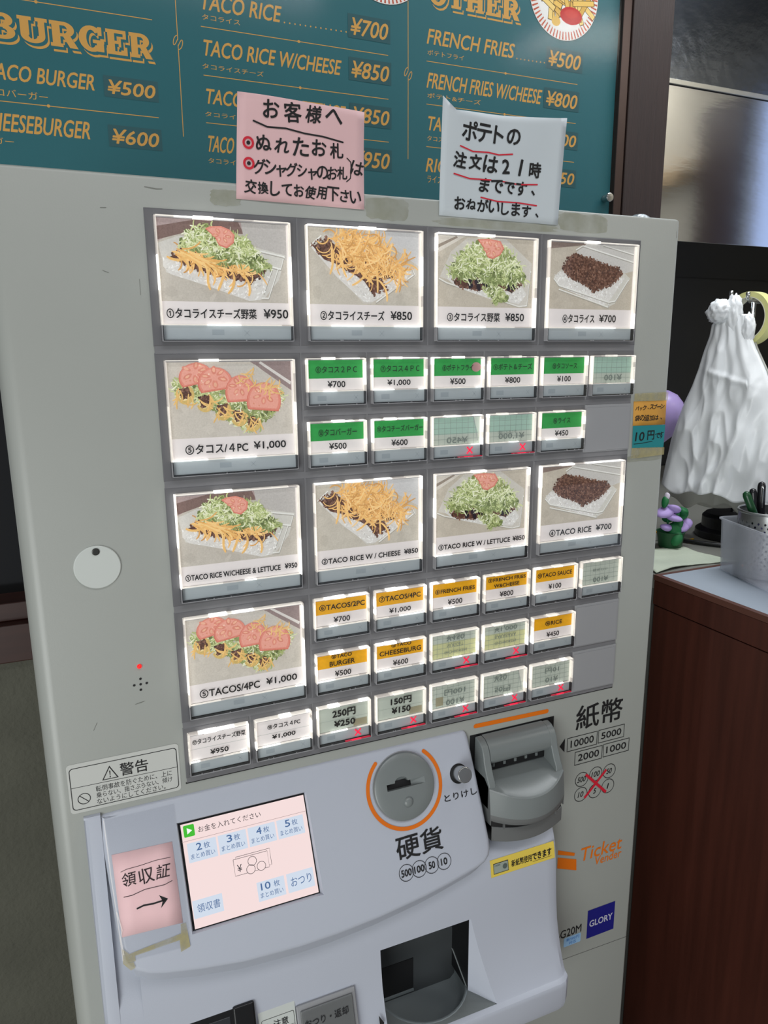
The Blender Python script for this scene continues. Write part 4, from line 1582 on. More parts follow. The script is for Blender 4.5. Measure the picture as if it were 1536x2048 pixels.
# yellow sticker below the bill acceptor, laid on the bulge
yz = lambda z: py(z)
T_y = lambda u, v, h: (u, py(v) - .0004 - h, v)
b = MB(T_y).use(M_YSTICK)
b.loft([[T_y(.2755 + (1 - i / 6) * 0, .8580 + .0165 * i / 6, 0) for i in range(7)], [T_y(.3500, .8580 + .0165 * i / 6, 0) for i in range(7)]], False)
b.use(M_INK)
b.text('新紙幣使用', .2990, .8625, .3225, .8692, .0002, .0001)
b.text('できます', .3235, .8625, .3460, .8695, .0002, .00025)
b.stroke([(.3235, .8612), (.3460, .8612)], .0003, .0002, cap=False)
b.use(mat('banknote_print', (150, 160, 150), .6)).rect(.2790, .2950, .8612, .8705, .0002)
b.use(M_INK).frame(.2785, .2955, .8607, .8710, .0005, .00025)
b.use(mat('banknote_dark', (84, 96, 92), .6)).circle(.2915, .8660, .0026, .0003)
b.text('10000', .2800, .8680, .2862, .8696, .0003)
b.build('yellow_sticker', TM)
# scuffs and tape residue on the paint
b = MB(T_f).use(mat('scuff', (118, 120, 114), .6))
for p_, w_ in (([(.002, 1.4735), (.010, 1.4726), (.014, 1.4729)], .0007), ([(-.028, 1.458), (-.024, 1.4582)], .0006), ([(-.006, 1.412), (-.006, 1.401)], .0004), ([(-.030, 1.417), (-.026, 1.4155)], .0005),
               ([(-.034, 1.0905), (-.030, 1.0912), (-.027, 1.0918)], .0006), ([(-.066, 1.075), (-.063, 1.081)], .0005), ([(.4825, 1.470), (.4825, 1.464)], .0007)):
    b.stroke(p_, w_, cap=False, taper=True)
b.build('scuff_marks', TM)


def patch(name, pts, m, T=T_f, h=.00015, parent=None):
    b = MB(T).use(m)
    b.poly(pts, h)
    return b.build(name, parent or TM)


rp = random.Random(6)
for u0, u1, v0, v1 in ((.046, .070, 1.4640, 1.4760), (.165, .205, 1.4615, 1.4795), (.345, .402, 1.4625, 1.4795), (.224, .350, 1.4608, 1.4680), (.436, .4864, 1.2520, 1.2590)):
    q = []
    for k in range(28):
        a = 6.2832 * k / 28
        ca, sa = math.cos(a), math.sin(a)
        m_ = max(abs(ca), abs(sa)) ** .75
        q.append(((u0 + u1) / 2 + (u1 - u0) / 2 * ca / m_ * rp.uniform(.86, 1.0), (v0 + v1) / 2 + (v1 - v0) / 2 * sa / m_ * rp.uniform(.82, 1.0)))
    patch('tape_residue', q, M_RESID)

# ------------------------------------------------------------------ menu board on the wall
BY = 0.345
BD = thing('menu_board', 'teal menu board with gold lettering on the wall above the ticket machine', 'menu board', (-0.10, 0.352, 1.86))
T_b = lambda u, v, h: (u, BY - .00005 - h, v)
b = MB().use(M_TEAL)
b.box(-.90, .6815, BY, BY + .013, 1.545, 2.15)
b.build('panel', BD)
b = MB(T_b).use(M_GOLD)


def slab_letter(ch, x0, x1, z0, z1, h, g=0.0):
    """A heavy slab-serif capital; g fattens it."""
    w, t = x1 - x0, z1 - z0
    S, sl = .36 * w, .17 * t

    hh = [h]

    def r(a, c, d, e):
        hh[0] += 1.5e-6
        b.rect(x0 + a * w - g, x0 + c * w + g, z0 + d * t - g, z0 + e * t + g, hh[0])

    def bowl(cx, cz, rx, rz, a0, a1, th):
        n = 16
        A = [math.radians(a0 + (a1 - a0) * i / n) for i in range(n + 1)]
        o_ = [(x0 + w * (cx + rx * math.cos(a)) + g * math.cos(a), z0 + t * (cz + rz * math.sin(a)) + g * math.sin(a)) for a in A]
        i_ = [(x0 + w * (cx + (rx - th) * math.cos(a)) - g * math.cos(a), z0 + t * (cz + (rz - th * .55) * math.sin(a)) - g * math.sin(a)) for a in A]
        hh[0] += 1.5e-6
        for i in range(n):
            b.poly([o_[i], o_[i + 1], i_[i + 1], i_[i]], hh[0])
    if ch == 'B':
        r(.08, .40, 0, 1); r(0, .55, .85, 1); r(0, .55, 0, .15); r(.3, .6, .45, .57)
        bowl(.55, .74, .36, .26, -90, 90, .26); bowl(.55, .28, .42, .28, -90, 90, .28)
    elif ch == 'U':
        r(.06, .36, .3, 1); r(.68, .90, .3, 1); r(-.02, .46, .86, 1); r(.58, 1.0, .86, 1)
        bowl(.48, .30, .42, .30, 180, 360, .27)
    elif ch == 'R':
        r(.08, .38, 0, 1); r(0, .55, .85, 1); r(0, .47, 0, .14); r(.3, .6, .42, .54)
        bowl(.52, .70, .40, .30, -90, 90, .27)
        b.poly([(x0 + w * .46, z0 + t * .46), (x0 + w * .76, z0 + t * .46), (x0 + w * .98, z0 + t * .10), (x0 + w * 1.04, z0), (x0 + w * .72, z0)], hh[0] + 1.5e-6)
    elif ch == 'G':
        bowl(.5, .5, .5, .52, 40, 320, .30); r(.55, 1.0, .34, .48); r(.70, .98, .02, .48); r(.76, .92, .66, 1)
    elif ch == 'E':
        r(.08, .40, 0, 1); r(0, .95, .86, 1); r(0, .98, 0, .14); r(.36, .70, .44, .56); r(.80, .95, .66, 1); r(.84, .98, 0, .34); r(.58, .70, .32, .68)
    elif ch == 'O':
        bowl(.5, .5, .5, .52, 0, 360, .30)
    elif ch == 'T':
        r(.34, .66, 0, 1); r(0, 1, .86, 1); r(0, .14, .62, 1); r(.86, 1, .62, 1); r(.2, .8, 0, .13)
    elif ch == 'H':
        r(.08, .36, 0, 1); r(.64, .92, 0, 1); r(.3, .7, .43, .57)
        for a in (0, .54):
            r(a, a + .46, .87, 1); r(a, a + .46, 0, .13)


def heading(items, z0, z1):
    for dx, dz, m_, g, h in ((.0030, -.0042, M_GOLD, .0007, .00002), (.0016, -.0020, M_TEAL, .0008, .00005), (0, 0, M_GOLD, 0, .00009)):
        b.use(m_)
        for ch, x0, x1 in items:
            slab_letter(ch, x0 + dx, x1 + dx, z0 + dz, z1 + dz, h, g)


heading([('B', -.1060, -.0800), ('U', -.0775, -.0500), ('R', -.0480, -.0225), ('G', -.0205, .0045), ('E', .0065, .0280), ('R', .0300, .0525)], 1.6765, 1.7005)
heading([('O', .3890, .4135), ('T', .4155, .4385), ('H', .4410, .4670), ('E', .4700, .4925), ('R', .4945, .5195)], 1.7835, 1.8085)
b.build('heading_lettering', BD)
b = MB(T_b).use(M_GOLD)


def item(name, x0, x1, z0, z1, jp=None, jx0=0, jx1=0, jz0=0, jz1=0):
    b.text(name, x0, z0, x1, z1, .00002, .00030, shear=.20)
    if jp:
        b.text(jp, jx0, jz0, jx1, jz1, .00002)


def rule(x0, x1, z, xd=None):
    b.stroke([(x0, z - .0004), (x1, z + .0008)], .0008, .00002, cap=False)
    if xd is not None:
        b.circle(xd, z + .0002, .0016, .00004, 12)


item('TACO RICE', .1085, .1990, 1.7345, 1.7510, 'タコライス', .1095, .1516, 1.7245, 1.7300)
item('TACO RICE W/CHEESE', .1085, .2710, 1.6885, 1.7045, 'タコライスチーズ', .1068, .1765, 1.6750, 1.6805)
item('TACO RICE W/LETTUCE', .1085, .2755, 1.6395, 1.6548, 'タコライス野菜', .1068, .1700, 1.6258, 1.6312)
item('TACO RICE W/CHEESE & LETTUCE', .1078, .2760, 1.5890, 1.6060, 'タコライスチーズ野菜', .1075, .1900, 1.5765, 1.5825)
for z in (1.7176, 1.6686, 1.6196):
    rule(.1075, .3335, z, .2200)
item('FRENCH FRIES', .3880, .5135, 1.7390, 1.7560, 'ポテトフライ', .3872, .4391, 1.7265, 1.7325)
item('FRENCH FRIES W/CHEESE', .3880, .5580, 1.6890, 1.7065, 'ポテト&チーズ', .3872, .4650, 1.6775, 1.6835)
item('TACOS', .3878, .4400, 1.6400, 1.6563, 'タコス', .3872, .4100, 1.6275, 1.6335)
item('RICE', .3870, .4250, 1.5905, 1.6068, 'ライス', .3875, .4090, 1.5775, 1.5860)
for z in (1.7196, 1.6704, 1.6206):
    rule(.3860, .6165, z, .5014)
item('TACO BURGER', -.1120, -.0080, 1.6385, 1.6535, 'タコバーガー', -.1150, -.0562, 1.6228, 1.6300)
item('TACO CHEESEBURGER', -.1690, -.0165, 1.5895, 1.6065, 'タコチーズバーガー', -.1850, -.0930, 1.5768, 1.5830)
rule(-.16, .0555, 1.7150, -.0585)
rule(-.16, .0555, 1.6180, -.0563)
for i in range(13):
    b.circle(.2035 + i * .0063, 1.7352 + i * .0001, .0009, .00002, 8)
for i in range(8):
    b.circle(.5180 + i * .0062, 1.7395 + i * .0001, .0009, .00002, 8)
for x, za, zb, zc, zd in ((.0815, 1.83, 1.7000, 1.6950, 1.6020), (.3605, 1.83, 1.7055, 1.6975, 1.6030)):
    b.stroke([(x, za), (x, zb)], .0008, .00002, cap=False)
    b.stroke([(x, zc), (x - .0004, zd)], .0008, .00002, cap=False)
    for s in (-1, 1):
        cz = (zb + zc) / 2 + s * .0030
        pts = []
        for i in range(15):
            a = math.radians(-90 * s + s * (-30 + 330 * i / 14) * -1)
            k = i / 14
            pts.append((x + s * (-.0048) * math.sin(math.pi * k) * (1.3 - .5 * k) * -1 * -1, cz + s * (.0050 * math.cos(math.pi * 1.6 * k) - .001)))
        b.stroke(pts, .0008, .00003, cap=False)
b.build('menu_lettering', BD)
prices = [('¥700', .2815, .3365, 1.7312, 1.7570), ('¥850', .2816, .3375, 1.6850, 1.7105), ('¥850', .2816, .3375, 1.6355, 1.6600), ('¥950', .2816, .3375, 1.5850, 1.6110),
          ('¥500', .5640, .6235, 1.7345, 1.7605), ('¥800', .5625, .6205, 1.6855, 1.7110), ('¥700', .5630, .6215, 1.6370, 1.6600), ('¥450', .5640, .6210, 1.5880, 1.6110),
          ('¥500', .0005, .0568, 1.6340, 1.6550), ('¥600', .0010, .0572, 1.5845, 1.6065)]
for t, x0, x1, z0, z1 in prices:
    b = MB(T_b).use(M_TEAL_D)
    b.rect(x0, x1, z0, z1, .00015)
    b.use(M_GOLD)
    w_ = x1 - x0
    b.text(t, x0 + w_ * .07, z0 + .0035, x1 - w_ * .06, z1 - .0040, .0002, .00035, shear=.24)
    b.build('price_patch', BD)
# plates of food drawn on the board


def plate_art(cx, cz, R, seed):
    A = Art(.12, .12, seed)
    A.use(M_PRINT_B)
    A.mats = [M_PRINT_B]
    A.cur = 0
    k = R / .12
    C_ = lambda r, n=48: [(.5 + r * math.cos(6.2832 * i / n), .5 + r * math.sin(6.2832 * i / n)) for i in range(n)]
    A.p(C_(k), (60, 70, 66), 0)
    A.p(C_(k * .985), (226, 224, 220), 0)
    for i in range(64):
        a = 6.2832 * i / 64
        for r0, r1, w_ in ((.80, .97, .012),):
            c, s = math.cos(a), math.sin(a)
            A.p([(.5 + k * r0 * c - w_ * .5 * s, .5 + k * r0 * s + w_ * .5 * c), (.5 + k * r1 * c - w_ * .8 * s, .5 + k * r1 * s + w_ * .8 * c),
                 (.5 + k * r1 * c + w_ * .8 * s, .5 + k * r1 * s - w_ * .8 * c), (.5 + k * r0 * c + w_ * .5 * s, .5 + k * r0 * s - w_ * .5 * c)], (190, 92, 66), 10)
    A.p(C_(k * .76), (232, 230, 226), 0)
    for i in range(70):
        u, v = .5 + A.r.uniform(-.30, .30), .5 + A.r.uniform(-.14, .36)
        if math.hypot(u - .5, v - .5) > .36:
            continue
        a = A.r.uniform(0, 3.14)
        for w_, c in ((.062, (84, 60, 30)), (.050, A.r.choice([(226, 186, 96), (236, 204, 124), (214, 170, 82)]))):
            L_ = .15 if w_ > .055 else .142
            dx, dy = L_ * math.cos(a), L_ * math.sin(a)
            nx, ny = -math.sin(a) * w_ / 2, math.cos(a) * w_ / 2
            A.p([(u - dx + nx, v - dy + ny), (u + dx + nx, v + dy + ny), (u + dx - nx, v + dy - ny), (u - dx - nx, v - dy - ny)], c, 4)
    A.p(half(.60, .30, .15, .09, 0, 345, 14), (188, 40, 40), 2)
    A.p(half(.60, .32, .09, .045, 0, 345, 14), (206, 66, 58), 2)
    A.p(half(.40, .22, .06, .05, 0, 345, 10), (222, 180, 90), 2)
    A.T = lambda u, v, h: (cx + (u - .5) * .12, BY - .0001 - h * .4, cz + (v - .5) * .12)
    A.v = [(cx + (x / .12 - .5) * .12, BY - .0001 + y * .4, cz + (z / .12 - .5) * .12) for x, y, z in A.v]
    return A.build('plate_picture', BD)


plate_art(.5894, 1.8260, .0558, 3)
plate_art(.3300, 1.8300, .0570, 9)
b = MB().use(M_ACRYL)
b.box(-.90, .6805, BY - .0055, BY - .0030, 1.556, 2.14)
b.build('acrylic_sheet', BD)
for x, z in ((.6715, 1.5770), (-.88, 1.5770)):
    b = MB().use(M_STEEL)
    b.lathe([(.0050, 0), (.0050, .0095), (.0062, .0100), (.0062, .0130), (.0052, .0142), (.001, .0145)], (x, BY - .0005, z), 24, 'y', False, True)
    b.build('standoff_bolt', BD, bevel=.0002)

# ------------------------------------------------------------------ paper notes


def paper(name, corners, m, y0, label, cat, nx=14, ny=12, wave=None, edge=None, T=None):
    """A sheet: corners TL, TR, BR, BL as (u, v); wave(s, t) lifts it, edge(s, t) shifts it in its plane."""
    tl, tr_, br, bl = corners
    b = MB().use(m)
    rows = []
    for j in range(ny + 1):
        t = j / ny
        row = []
        for i in range(nx + 1):
            s = i / nx
            u = (tl[0] * (1 - s) + tr_[0] * s) * (1 - t) + (bl[0] * (1 - s) + br[0] * s) * t
            v = (tl[1] * (1 - s) + tr_[1] * s) * (1 - t) + (bl[1] * (1 - s) + br[1] * s) * t
            if edge:
                du, dv = edge(s, t)
                u, v = u + du, v + dv
            h = wave(s, t) if wave else 0
            row.append(T(u, v, h) if T else (u, y0 - h, v))
        rows.append(row)
    b.loft(rows[::-1], False)
    o = b.build(name, solid=.00015, smooth=True)
    tag(o, label, cat)
    return o


PN = [(.0693, 1.5402), (.1655, 1.5375), (.1652, 1.4688), (.0656, 1.4699)]
pw = lambda s, t: .0004 + .0035 * (1 - t) ** 2 * (1 + .4 * math.sin(4 * s)) + .0005 * math.sin(9 * s + 5 * t) * (1 - t * .5)
note = paper('paper_notice', PN, M_PINK, F - .0003, 'pink handwritten notice with two red circled points taped to the top of the ticket machine', 'notice', wave=pw)


def T_pn(u, v, h):
    t = (1.5390 - v) / .0700
    s = (u - .0675) / .098
    return (u, F - .0003 - pw(s, max(0, min(1, t))) - .0004 - h, v)


b = MB(T_pn).use(M_MARKER)
b.hand('お客様へ', .0850, 1.5250, .1490, 1.5255, .0125, 0, .00028, 3)
b.stroke([(.0800, 1.5225), (.0900, 1.5196), (.1040, 1.5200), (.1180, 1.5180), (.1320, 1.5172), (.1480, 1.5150)], .0012)
b.hand('ぬれたお札', .0800, 1.5025, .1500, 1.5030, .0120, .00001, .00028, 8)
b.hand('グシャグシャのお札', .0795, 1.4880, .1515, 1.4885, .0095, .00002, .00022, 5, squash=.9)
b.hand('は', .1555, 1.4935, .1640, 1.4925, .0095, .00003, .00026, 6)
b.stroke([(.1515, 1.5045), (.1545, 1.5020), (.1548, 1.4975), (.1560, 1.4960), (.1545, 1.4945), (.1540, 1.4905), (.1510, 1.4880)], .0008)
b.hand('交換してお使用下さい', .0720, 1.4742, .1625, 1.4728, .0095, .00004, .00024, 12, squash=.9)
for z in (1.5080, 1.4945):
    b.use(M_MARKER).circle(.0758, z, .0014, .0002, 12)
    b.use(M_REDPEN).annulus(.0758, z, .0026, .0042, .0001, 20)
b.build('handwriting', note)

WN = [(.2303, 1.5556), (.3498, 1.5529), (.3465, 1.4678), (.2306, 1.4688)]
ww = lambda s, t: .0004 + .0060 * (1 - t) ** 1.6 * (0.5 + .5 * math.cos(5 * s)) + .0007 * math.sin(11 * s + 3 * t) * (1 - t * .6)
we = lambda s, t: (0, -.0095 * max(0, 1 - s) ** .9 * min(1, s / .1) * (1 - t) ** 4)
note2 = paper('paper_notice', WN, M_NOTE, F - .0003, 'white handwritten notice underlined in red taped to the top of the ticket machine', 'notice', nx=20, wave=ww, edge=we)


def T_wn(u, v, h):
    t = (1.5540 - v) / .0860
    s = (u - .2303) / .1180
    return (u, F - .0003 - ww(s, max(0, min(1, t))) - .0005 - h, v)


b = MB(T_wn).use(M_MARKER)
b.hand('ポテトの', .2490, 1.5265, .3060, 1.5275, .0130, 0, .00042, 2)
b.hand('注文は21時', .2410, 1.5060, .3285, 1.5035, .0125, .00001, .00042, 4)
b.hand('までです、', .2660, 1.4895, .3260, 1.4880, .0112, .00002, .00036, 7)
b.hand('おねがいします、', .2440, 1.4745, .3300, 1.4715, .0100, .00003, .00032, 9)
b.use(M_REDPEN)
b.stroke([(.2478, 1.5218), (.2600, 1.5190), (.2750, 1.5198), (.2850, 1.5188), (.2981, 1.5205)], .0011)
b.stroke([(.2430, 1.5010), (.2580, 1.4985), (.2780, 1.4990)], .0011)
b.stroke([(.2850, 1.4990), (.3050, 1.4975), (.3240, 1.4990)], .0011)
b.stroke([(.2690, 1.4850), (.2850, 1.4828), (.3050, 1.4832), (.3240, 1.4822)], .0011)
b.build('handwriting', note2)
# receipt slip on the console under clear film
rs = paper('paper_slip', [(-.0621, -.0332), (-.0159, -.0346), (-.0141, -.0975), (-.0601, -.0953)], M_PINK2, 0, 'small pink slip with a black arrow stuck beside the touch screen', 'paper slip',
           4, 4, wave=lambda s, t: .0003, T=T_con)
b = MB(lambda u, v, h: T_con(u, v, .0005 + h)).use(M_PEN)
b.hand('領収証', -.0575, -.0600, -.0185, -.0605, .0115, 0, .00007, 3)
b.stroke([(-.0565, -.0475), (-.0520, -.0465), (-.0420, -.0464), (-.0300, -.0455), (-.0185, -.0460)], .0004)
b.stroke([(-.0560, -.0665), (-.0500, -.0668), (-.0400, -.0650), (-.0250, -.0655), (-.0190, -.0640)], .0005)
b.use(M_MARKER)
b.stroke([(-.0470, -.0775), (-.0420, -.0765), (-.0350, -.0772), (-.0250, -.0768)], .0013)
b.poly([(-.0300, -.0722), (-.0235, -.0765), (-.0295, -.0822), (-.0278, -.0775), (-.0285, -.0755)])
b.build('handwriting', rs)
b = MB(lambda u, v, h: T_con(u, v, .0006 + h)).use(M_FILM)
b.poly([(-.0655, -.006), (-.0115, -.006), (-.0100, -.1165), (-.0610, -.1140)])
b.build('clear_film', rs)
b = MB(lambda u, v, h: T_con(u, v, .0007 + h)).use(M_TAPEOLD)
b.poly([(-.0610, -.1140), (-.0520, -.1150), (-.0520, -.1110), (-.0180, -.1095), (-.0180, -.1185), (-.0105, -.1165), (-.0118, -.0980), (-.0160, -.0980), (-.0165, -.1050), (-.0560, -.1085), (-.0610, -.1030)])
b.poly([(-.0612, -.1140), (-.0535, -.1150), (-.0525, -.1195), (-.0560, -.1205)], .0001)
b.use(M_RIM_DIM)  # glint on the film's edge, put in as pale glowing strokes
b.stroke([(-.0655, -.006), (-.0640, -.05), (-.0622, -.08), (-.0610, -.112)], .0006, .0002, cap=False)
b.stroke([(-.0622, -.076), (-.0595, -.090), (-.0612, -.095), (-.0600, -.108)], .0007, .0003, cap=False)
b.build('tape_and_glint', rs)
# orange and teal note at the right edge of the machine
on = paper('price_note', [(.4439, 1.3120), (.4850, 1.3120), (.4855, 1.2880), (.4446, 1.2880)], M_ONOTE, F - .0003, 'small orange and teal handwritten note taped to the right edge of the ticket machine', 'note',
           3, 3, wave=lambda s, t: .0002)
T_on = lambda u, v, h: (u, F - .0008 - h, v)
b = MB(T_on).use(M_TNOTE).poly([(.4446, 1.2882), (.4855, 1.2874), (.4851, 1.2650), (.4452, 1.2660)])
b.use(M_MARKER)
b.text('10', .4485, 1.2730, .4595, 1.2815, .0002, .0002, shear=.1)
b.text('円', .4635, 1.2735, .4720, 1.2825, .0002, .0002)
b.hand('です', .4740, 1.2735, .4835, 1.2750, .0062, .0002, .00012, 3)
b.stroke([(.4470, 1.2702), (.4560, 1.2704), (.4700, 1.2718)], .0006, .0002)
b.build('teal_slip', on)
b = MB(T_on).use(M_MARKER)
b.hand('パック、スプーン', .4462, 1.3030, .4825, 1.3040, .0045, .0001, .00012, 4)
b.hand('袋の追加は、', .4462, 1.2925, .4825, 1.2925, .0056, .0001, .00012, 5)
b.build('handwriting', on)
b = MB(T_on).use(M_TAPEOLD)
b.poly([(.4440, 1.3195), (.4862, 1.3200), (.4862, 1.3115), (.4440, 1.3118)], .0003)
b.build('old_tape', on)
b = MB(T_on).use(M_TAPEOLD)
b.poly([(.4446, 1.2665), (.4862, 1.2650), (.4862, 1.2575), (.4530, 1.2560), (.4441, 1.2560)], .0003)
b.build('old_tape', on)

# ------------------------------------------------------------------ kitchen side: steel cabinet, counters
M_INOX = mat('stainless_sheet', (176, 180, 188), 0.10, 1.0, bump=0.10, bscale=7, stretch=(1.0, 1.0, 5.0))
M_INOX_D = mat('stainless_sheet_scratched', (96, 102, 112), 0.20, 1.0, bump=0.35, bscale=22, stretch=(1.2, 1.0, 1.5))
SCB = thing('steel_cabinet', 'large stainless steel panelled cabinet hanging above the kitchen counter', 'cabinet', (1.4, 0.8, 1.565))
b = MB().use(M_INOX_D)
b.box(.93, 1.95, .556, 1.045, 1.838, 2.497)
b.build('upper_panel', SCB, bevel=.001)
b = MB().use(M_INOX)
b.box(.93, 1.95, .550, 1.045, 1.565, 1.828)
b.build('lower_panel', SCB, bevel=.001)
b = MB().use(M_STEEL)
b.box(.93, 1.95, .546, 1.045, 1.8285, 1.8375)
b.build('edge_strip', SCB, bevel=.001)

M_CWOOD = mat('dark_red_wood', (72, 36, 27), 0.36, var=0.22, vscale=9, stretch=(1, 8, .5), coat=.25)
M_CEDGE = mat('brown_edge_band', (92, 58, 48), 0.4)
M_CTOP = mat('white_laminate', (164, 174, 186), 0.35)
CT = thing('service_counter', 'dark red wooden counter with white top standing right of the ticket machine', 'counter', (1.1, -.3, 0))
b = MB().use(M_CWOOD)
b.box(.7000, 1.60, -.90, .2190, 0, .9950)
b.build('body', CT, bevel=.001)
b = MB().use(M_CWOOD)
b.box(.6985, 1.6015, -.9015, .2200, .9965, 1.0330)
b.build('top_band', CT, bevel=.001)
b = MB().use(M_CEDGE)
b.ring2([(.6980, -.902), (1.602, -.902), (1.602, .2205), (.6980, .2205)], [(.7060, -.894), (1.594, -.894), (1.594, .2140), (.7060, .2140)], T=lambda u, v, h: (u, v, 1.0415))
b.box(.6980, .7060, -.902, .2205, 1.0335, 1.04145)
b.box(.7060, 1.594, .2140, .2205, 1.0335, 1.04145)
b.build('edge_band', CT)
b = MB().use(M_CTOP)
b.box(.7060, 1.594, -.894, .2140, 1.0335, 1.0412)
b.build('counter_top', CT)
PC = thing('pass_counter', 'grey kitchen pass counter behind the dark red wooden counter', 'counter', (1.3, .6, 0))
b = MB().use(mat('pass_counter_grey', (96, 96, 92), .5))
b.box(.7025, 1.95, .2230, 1.04, 0, 1.0180)
b.build('base', PC)
b = MB().use(mat('pass_top_grey', (128, 128, 122), .4))
b.box(.7025, 1.95, .2230, 1.04, 1.0185, 1.0395)
b.build('counter_top', PC)

# folded cloth
rc = random.Random(4)
b = MB().use(mat('pale_cloth', (186, 194, 176), .9, var=.05, vscale=20, bump=.4, bscale=300))
rows = []
for j in range(15):
    row = []
    for i in range(27):
        s, t = i / 26, j / 14
        x = .706 + .150 * s + .004 * math.sin(7 * t)
        y = .2245 + .100 * t + .010 * math.sin(3.1 * s)
        z = 1.0412 + .0085 * (0.5 + .5 * math.sin(5 * s + 4 * t + 1)) * math.sin(math.pi * min(1, t * 1.3 + .15)) * math.sin(math.pi * min(1, s * .9 + .1)) + rc.uniform(0, .0006)
        row.append((x, y, z))
    rows.append(row)
b.loft(rows, False)
o = b.build('counter_cloth', solid=.0010, smooth=True)
tag(o, 'crumpled pale green cloth lying on the counter behind the frosted bin', 'cloth')

# frosted bin and what is in it
def frosted(name):
    m = bpy.data.materials.new(name)
    m.use_nodes = True
    nt = m.node_tree
    p = nt.nodes['Principled BSDF']
    p.inputs['Base Color'].default_value = (*lin((205, 208, 216)), 1)
    p.inputs['Roughness'].default_value = .35
    tr_ = nt.nodes.new('ShaderNodeBsdfTransparent')
    tl_ = nt.nodes.new('ShaderNodeBsdfTranslucent')
    tl_.inputs[0].default_value = (*lin((200, 203, 212)), 1)
    m1 = nt.nodes.new('ShaderNodeMixShader')
    m1.inputs[0].default_value = .45
    m2 = nt.nodes.new('ShaderNodeMixShader')
    m2.inputs[0].default_value = .58
    nt.links.new(p.outputs[0], m1.inputs[1])
    nt.links.new(tl_.outputs[0], m1.inputs[2])
    nt.links.new(m1.outputs[0], m2.inputs[1])
    nt.links.new(tr_.outputs[0], m2.inputs[2])
    nt.links.new(m2.outputs[0], nt.nodes['Material Output'].inputs[0])
    return m


BA = Vector((.8000, .2080))
dl = Vector((-.2554, -.9668))
dr = Vector((.9668, -.2554))


def bq(a, c, z, inset=0.0):
    """Point in the bin: a along its left side, c across to the right."""
    p = BA + dl * a + dr * c
    return (p.x, p.y, z)


b = MB().use(frosted('frosted_plastic'))
LB, WB = .24, .235
rings = []
for ins, z in ((.0055, 1.0430), (.0030, 1.0445), (0, 1.1190), (-.0022, 1.1195), (-.0022, 1.1215), (.0014, 1.1215), (.0016, 1.1190), (.0045, 1.0465), (.0070, 1.0450)):
    q = rr(ins, LB - ins, ins, WB - ins, .012, 4)
    rings.append([bq(a, c, z) for a, c in q])
b.loft(rings, True, True, True)
bin_ = b.build('storage_bin', smooth=False, bevel=.0004)
tag(bin_, 'frosted clear plastic bin on the white counter top, holding a perforated pen cup', 'storage bin')
bin_.data.materials[0].node_tree.nodes['Principled BSDF'].inputs['IOR'].default_value = 1.3
b = MB().use(mat('pink_sponge', (226, 176, 206), .6))
c = bq(.085, .050, 1.0475)
b.lathe([(.001, 0), (.014, .001), (.021, .008), (.023, .015), (.019, .023), (.010, .028), (.001, .029)], c, 24)
tag(b.build('pink_ball', smooth=True), 'pink round thing seen through the wall of the frosted bin', 'ball')
b = MB().use(mat('orange_eraser', (222, 130, 96), .6))
c = bq(.034, .030, 1.0475)
b.box(c[0] - .010, c[0] + .010, c[1] - .006, c[1] + .006, 1.0475, 1.0555)
tag(b.build('eraser', bevel=.002), 'small orange block lying at the back corner of the frosted bin', 'eraser')

# perforated metal cup with pens
CC_ = BA + dl * .0475 + dr * .0475
CRAD = .0405
cup = thing('pen_cup', 'round perforated metal pen cup standing in the frosted bin', 'pen cup', (CC_.x, CC_.y, 1.0470))
CZ0, CZ1 = 1.0472, 1.1400
NA, rowsz = 60, 13
b = MB().use(mat('cup_steel', (150, 152, 152), .32, .8))
zs = [CZ0 + .012 + (CZ1 - .024 - CZ0) * j / rowsz for j in range(rowsz + 1)]
P3 = lambda i, z, r=CRAD: (CC_.x + r * math.cos(2 * math.pi * i / NA), CC_.y + r * math.sin(2 * math.pi * i / NA), z)
for za, zb_ in ((CZ0, zs[0]), (zs[-1], CZ1 - .002)):
    b.loft([[P3(i, za) for i in range(NA)], [P3(i, zb_) for i in range(NA)]], True)
for j in range(rowsz):
    for i in range(NA):
        a, c, d, e = P3(i, zs[j]), P3(i + 1, zs[j]), P3(i + 1, zs[j + 1]), P3(i, zs[j + 1])
        if (i + j) % 2 == 0:
            b.add([a, c, d, e], [(0, 1, 2, 3)])
        else:                                      # a cell with a round hole in it
            mid = P3(i + .5, (zs[j] + zs[j + 1]) / 2)
            oc, ic = [], []
            for k in range(8):
                t = 2 * math.pi * k / 8
                u_, w_ = math.cos(t), math.sin(t)
                m_ = max(abs(u_), abs(w_))
                oc.append(P3(i + .5 + .5 * u_ / m_, (zs[j] + zs[j + 1]) / 2 + (zs[j + 1] - zs[j]) / 2 * w_ / m_))
                ic.append(P3(i + .5 + .34 * u_, (zs[j] + zs[j + 1]) / 2 + (zs[j + 1] - zs[j]) * .34 * w_))
            b.add(oc + ic, [(k, (k + 1) % 8, 8 + (k + 1) % 8, 8 + k) for k in range(8)])
b.build('perforated_wall', cup, smooth=True)
b = MB().use(MATS['cup_steel'])
b.lathe([(CRAD - .0012, -.003), (CRAD + .0012, -.003), (CRAD + .0016, -.001), (CRAD + .0006, .0008), (CRAD - .0012, .0004), (CRAD - .0012, -.003)], (CC_.x, CC_.y, CZ1), NA)
b.build('rim', cup, smooth=True)
b = MB().use(M_BLACK)
b.lathe([(.001, 0), (CRAD - .001, 0), (CRAD - .001, .0010)], (CC_.x, CC_.y, CZ0 + .0002), NA)
b.build('cup_floor', cup)


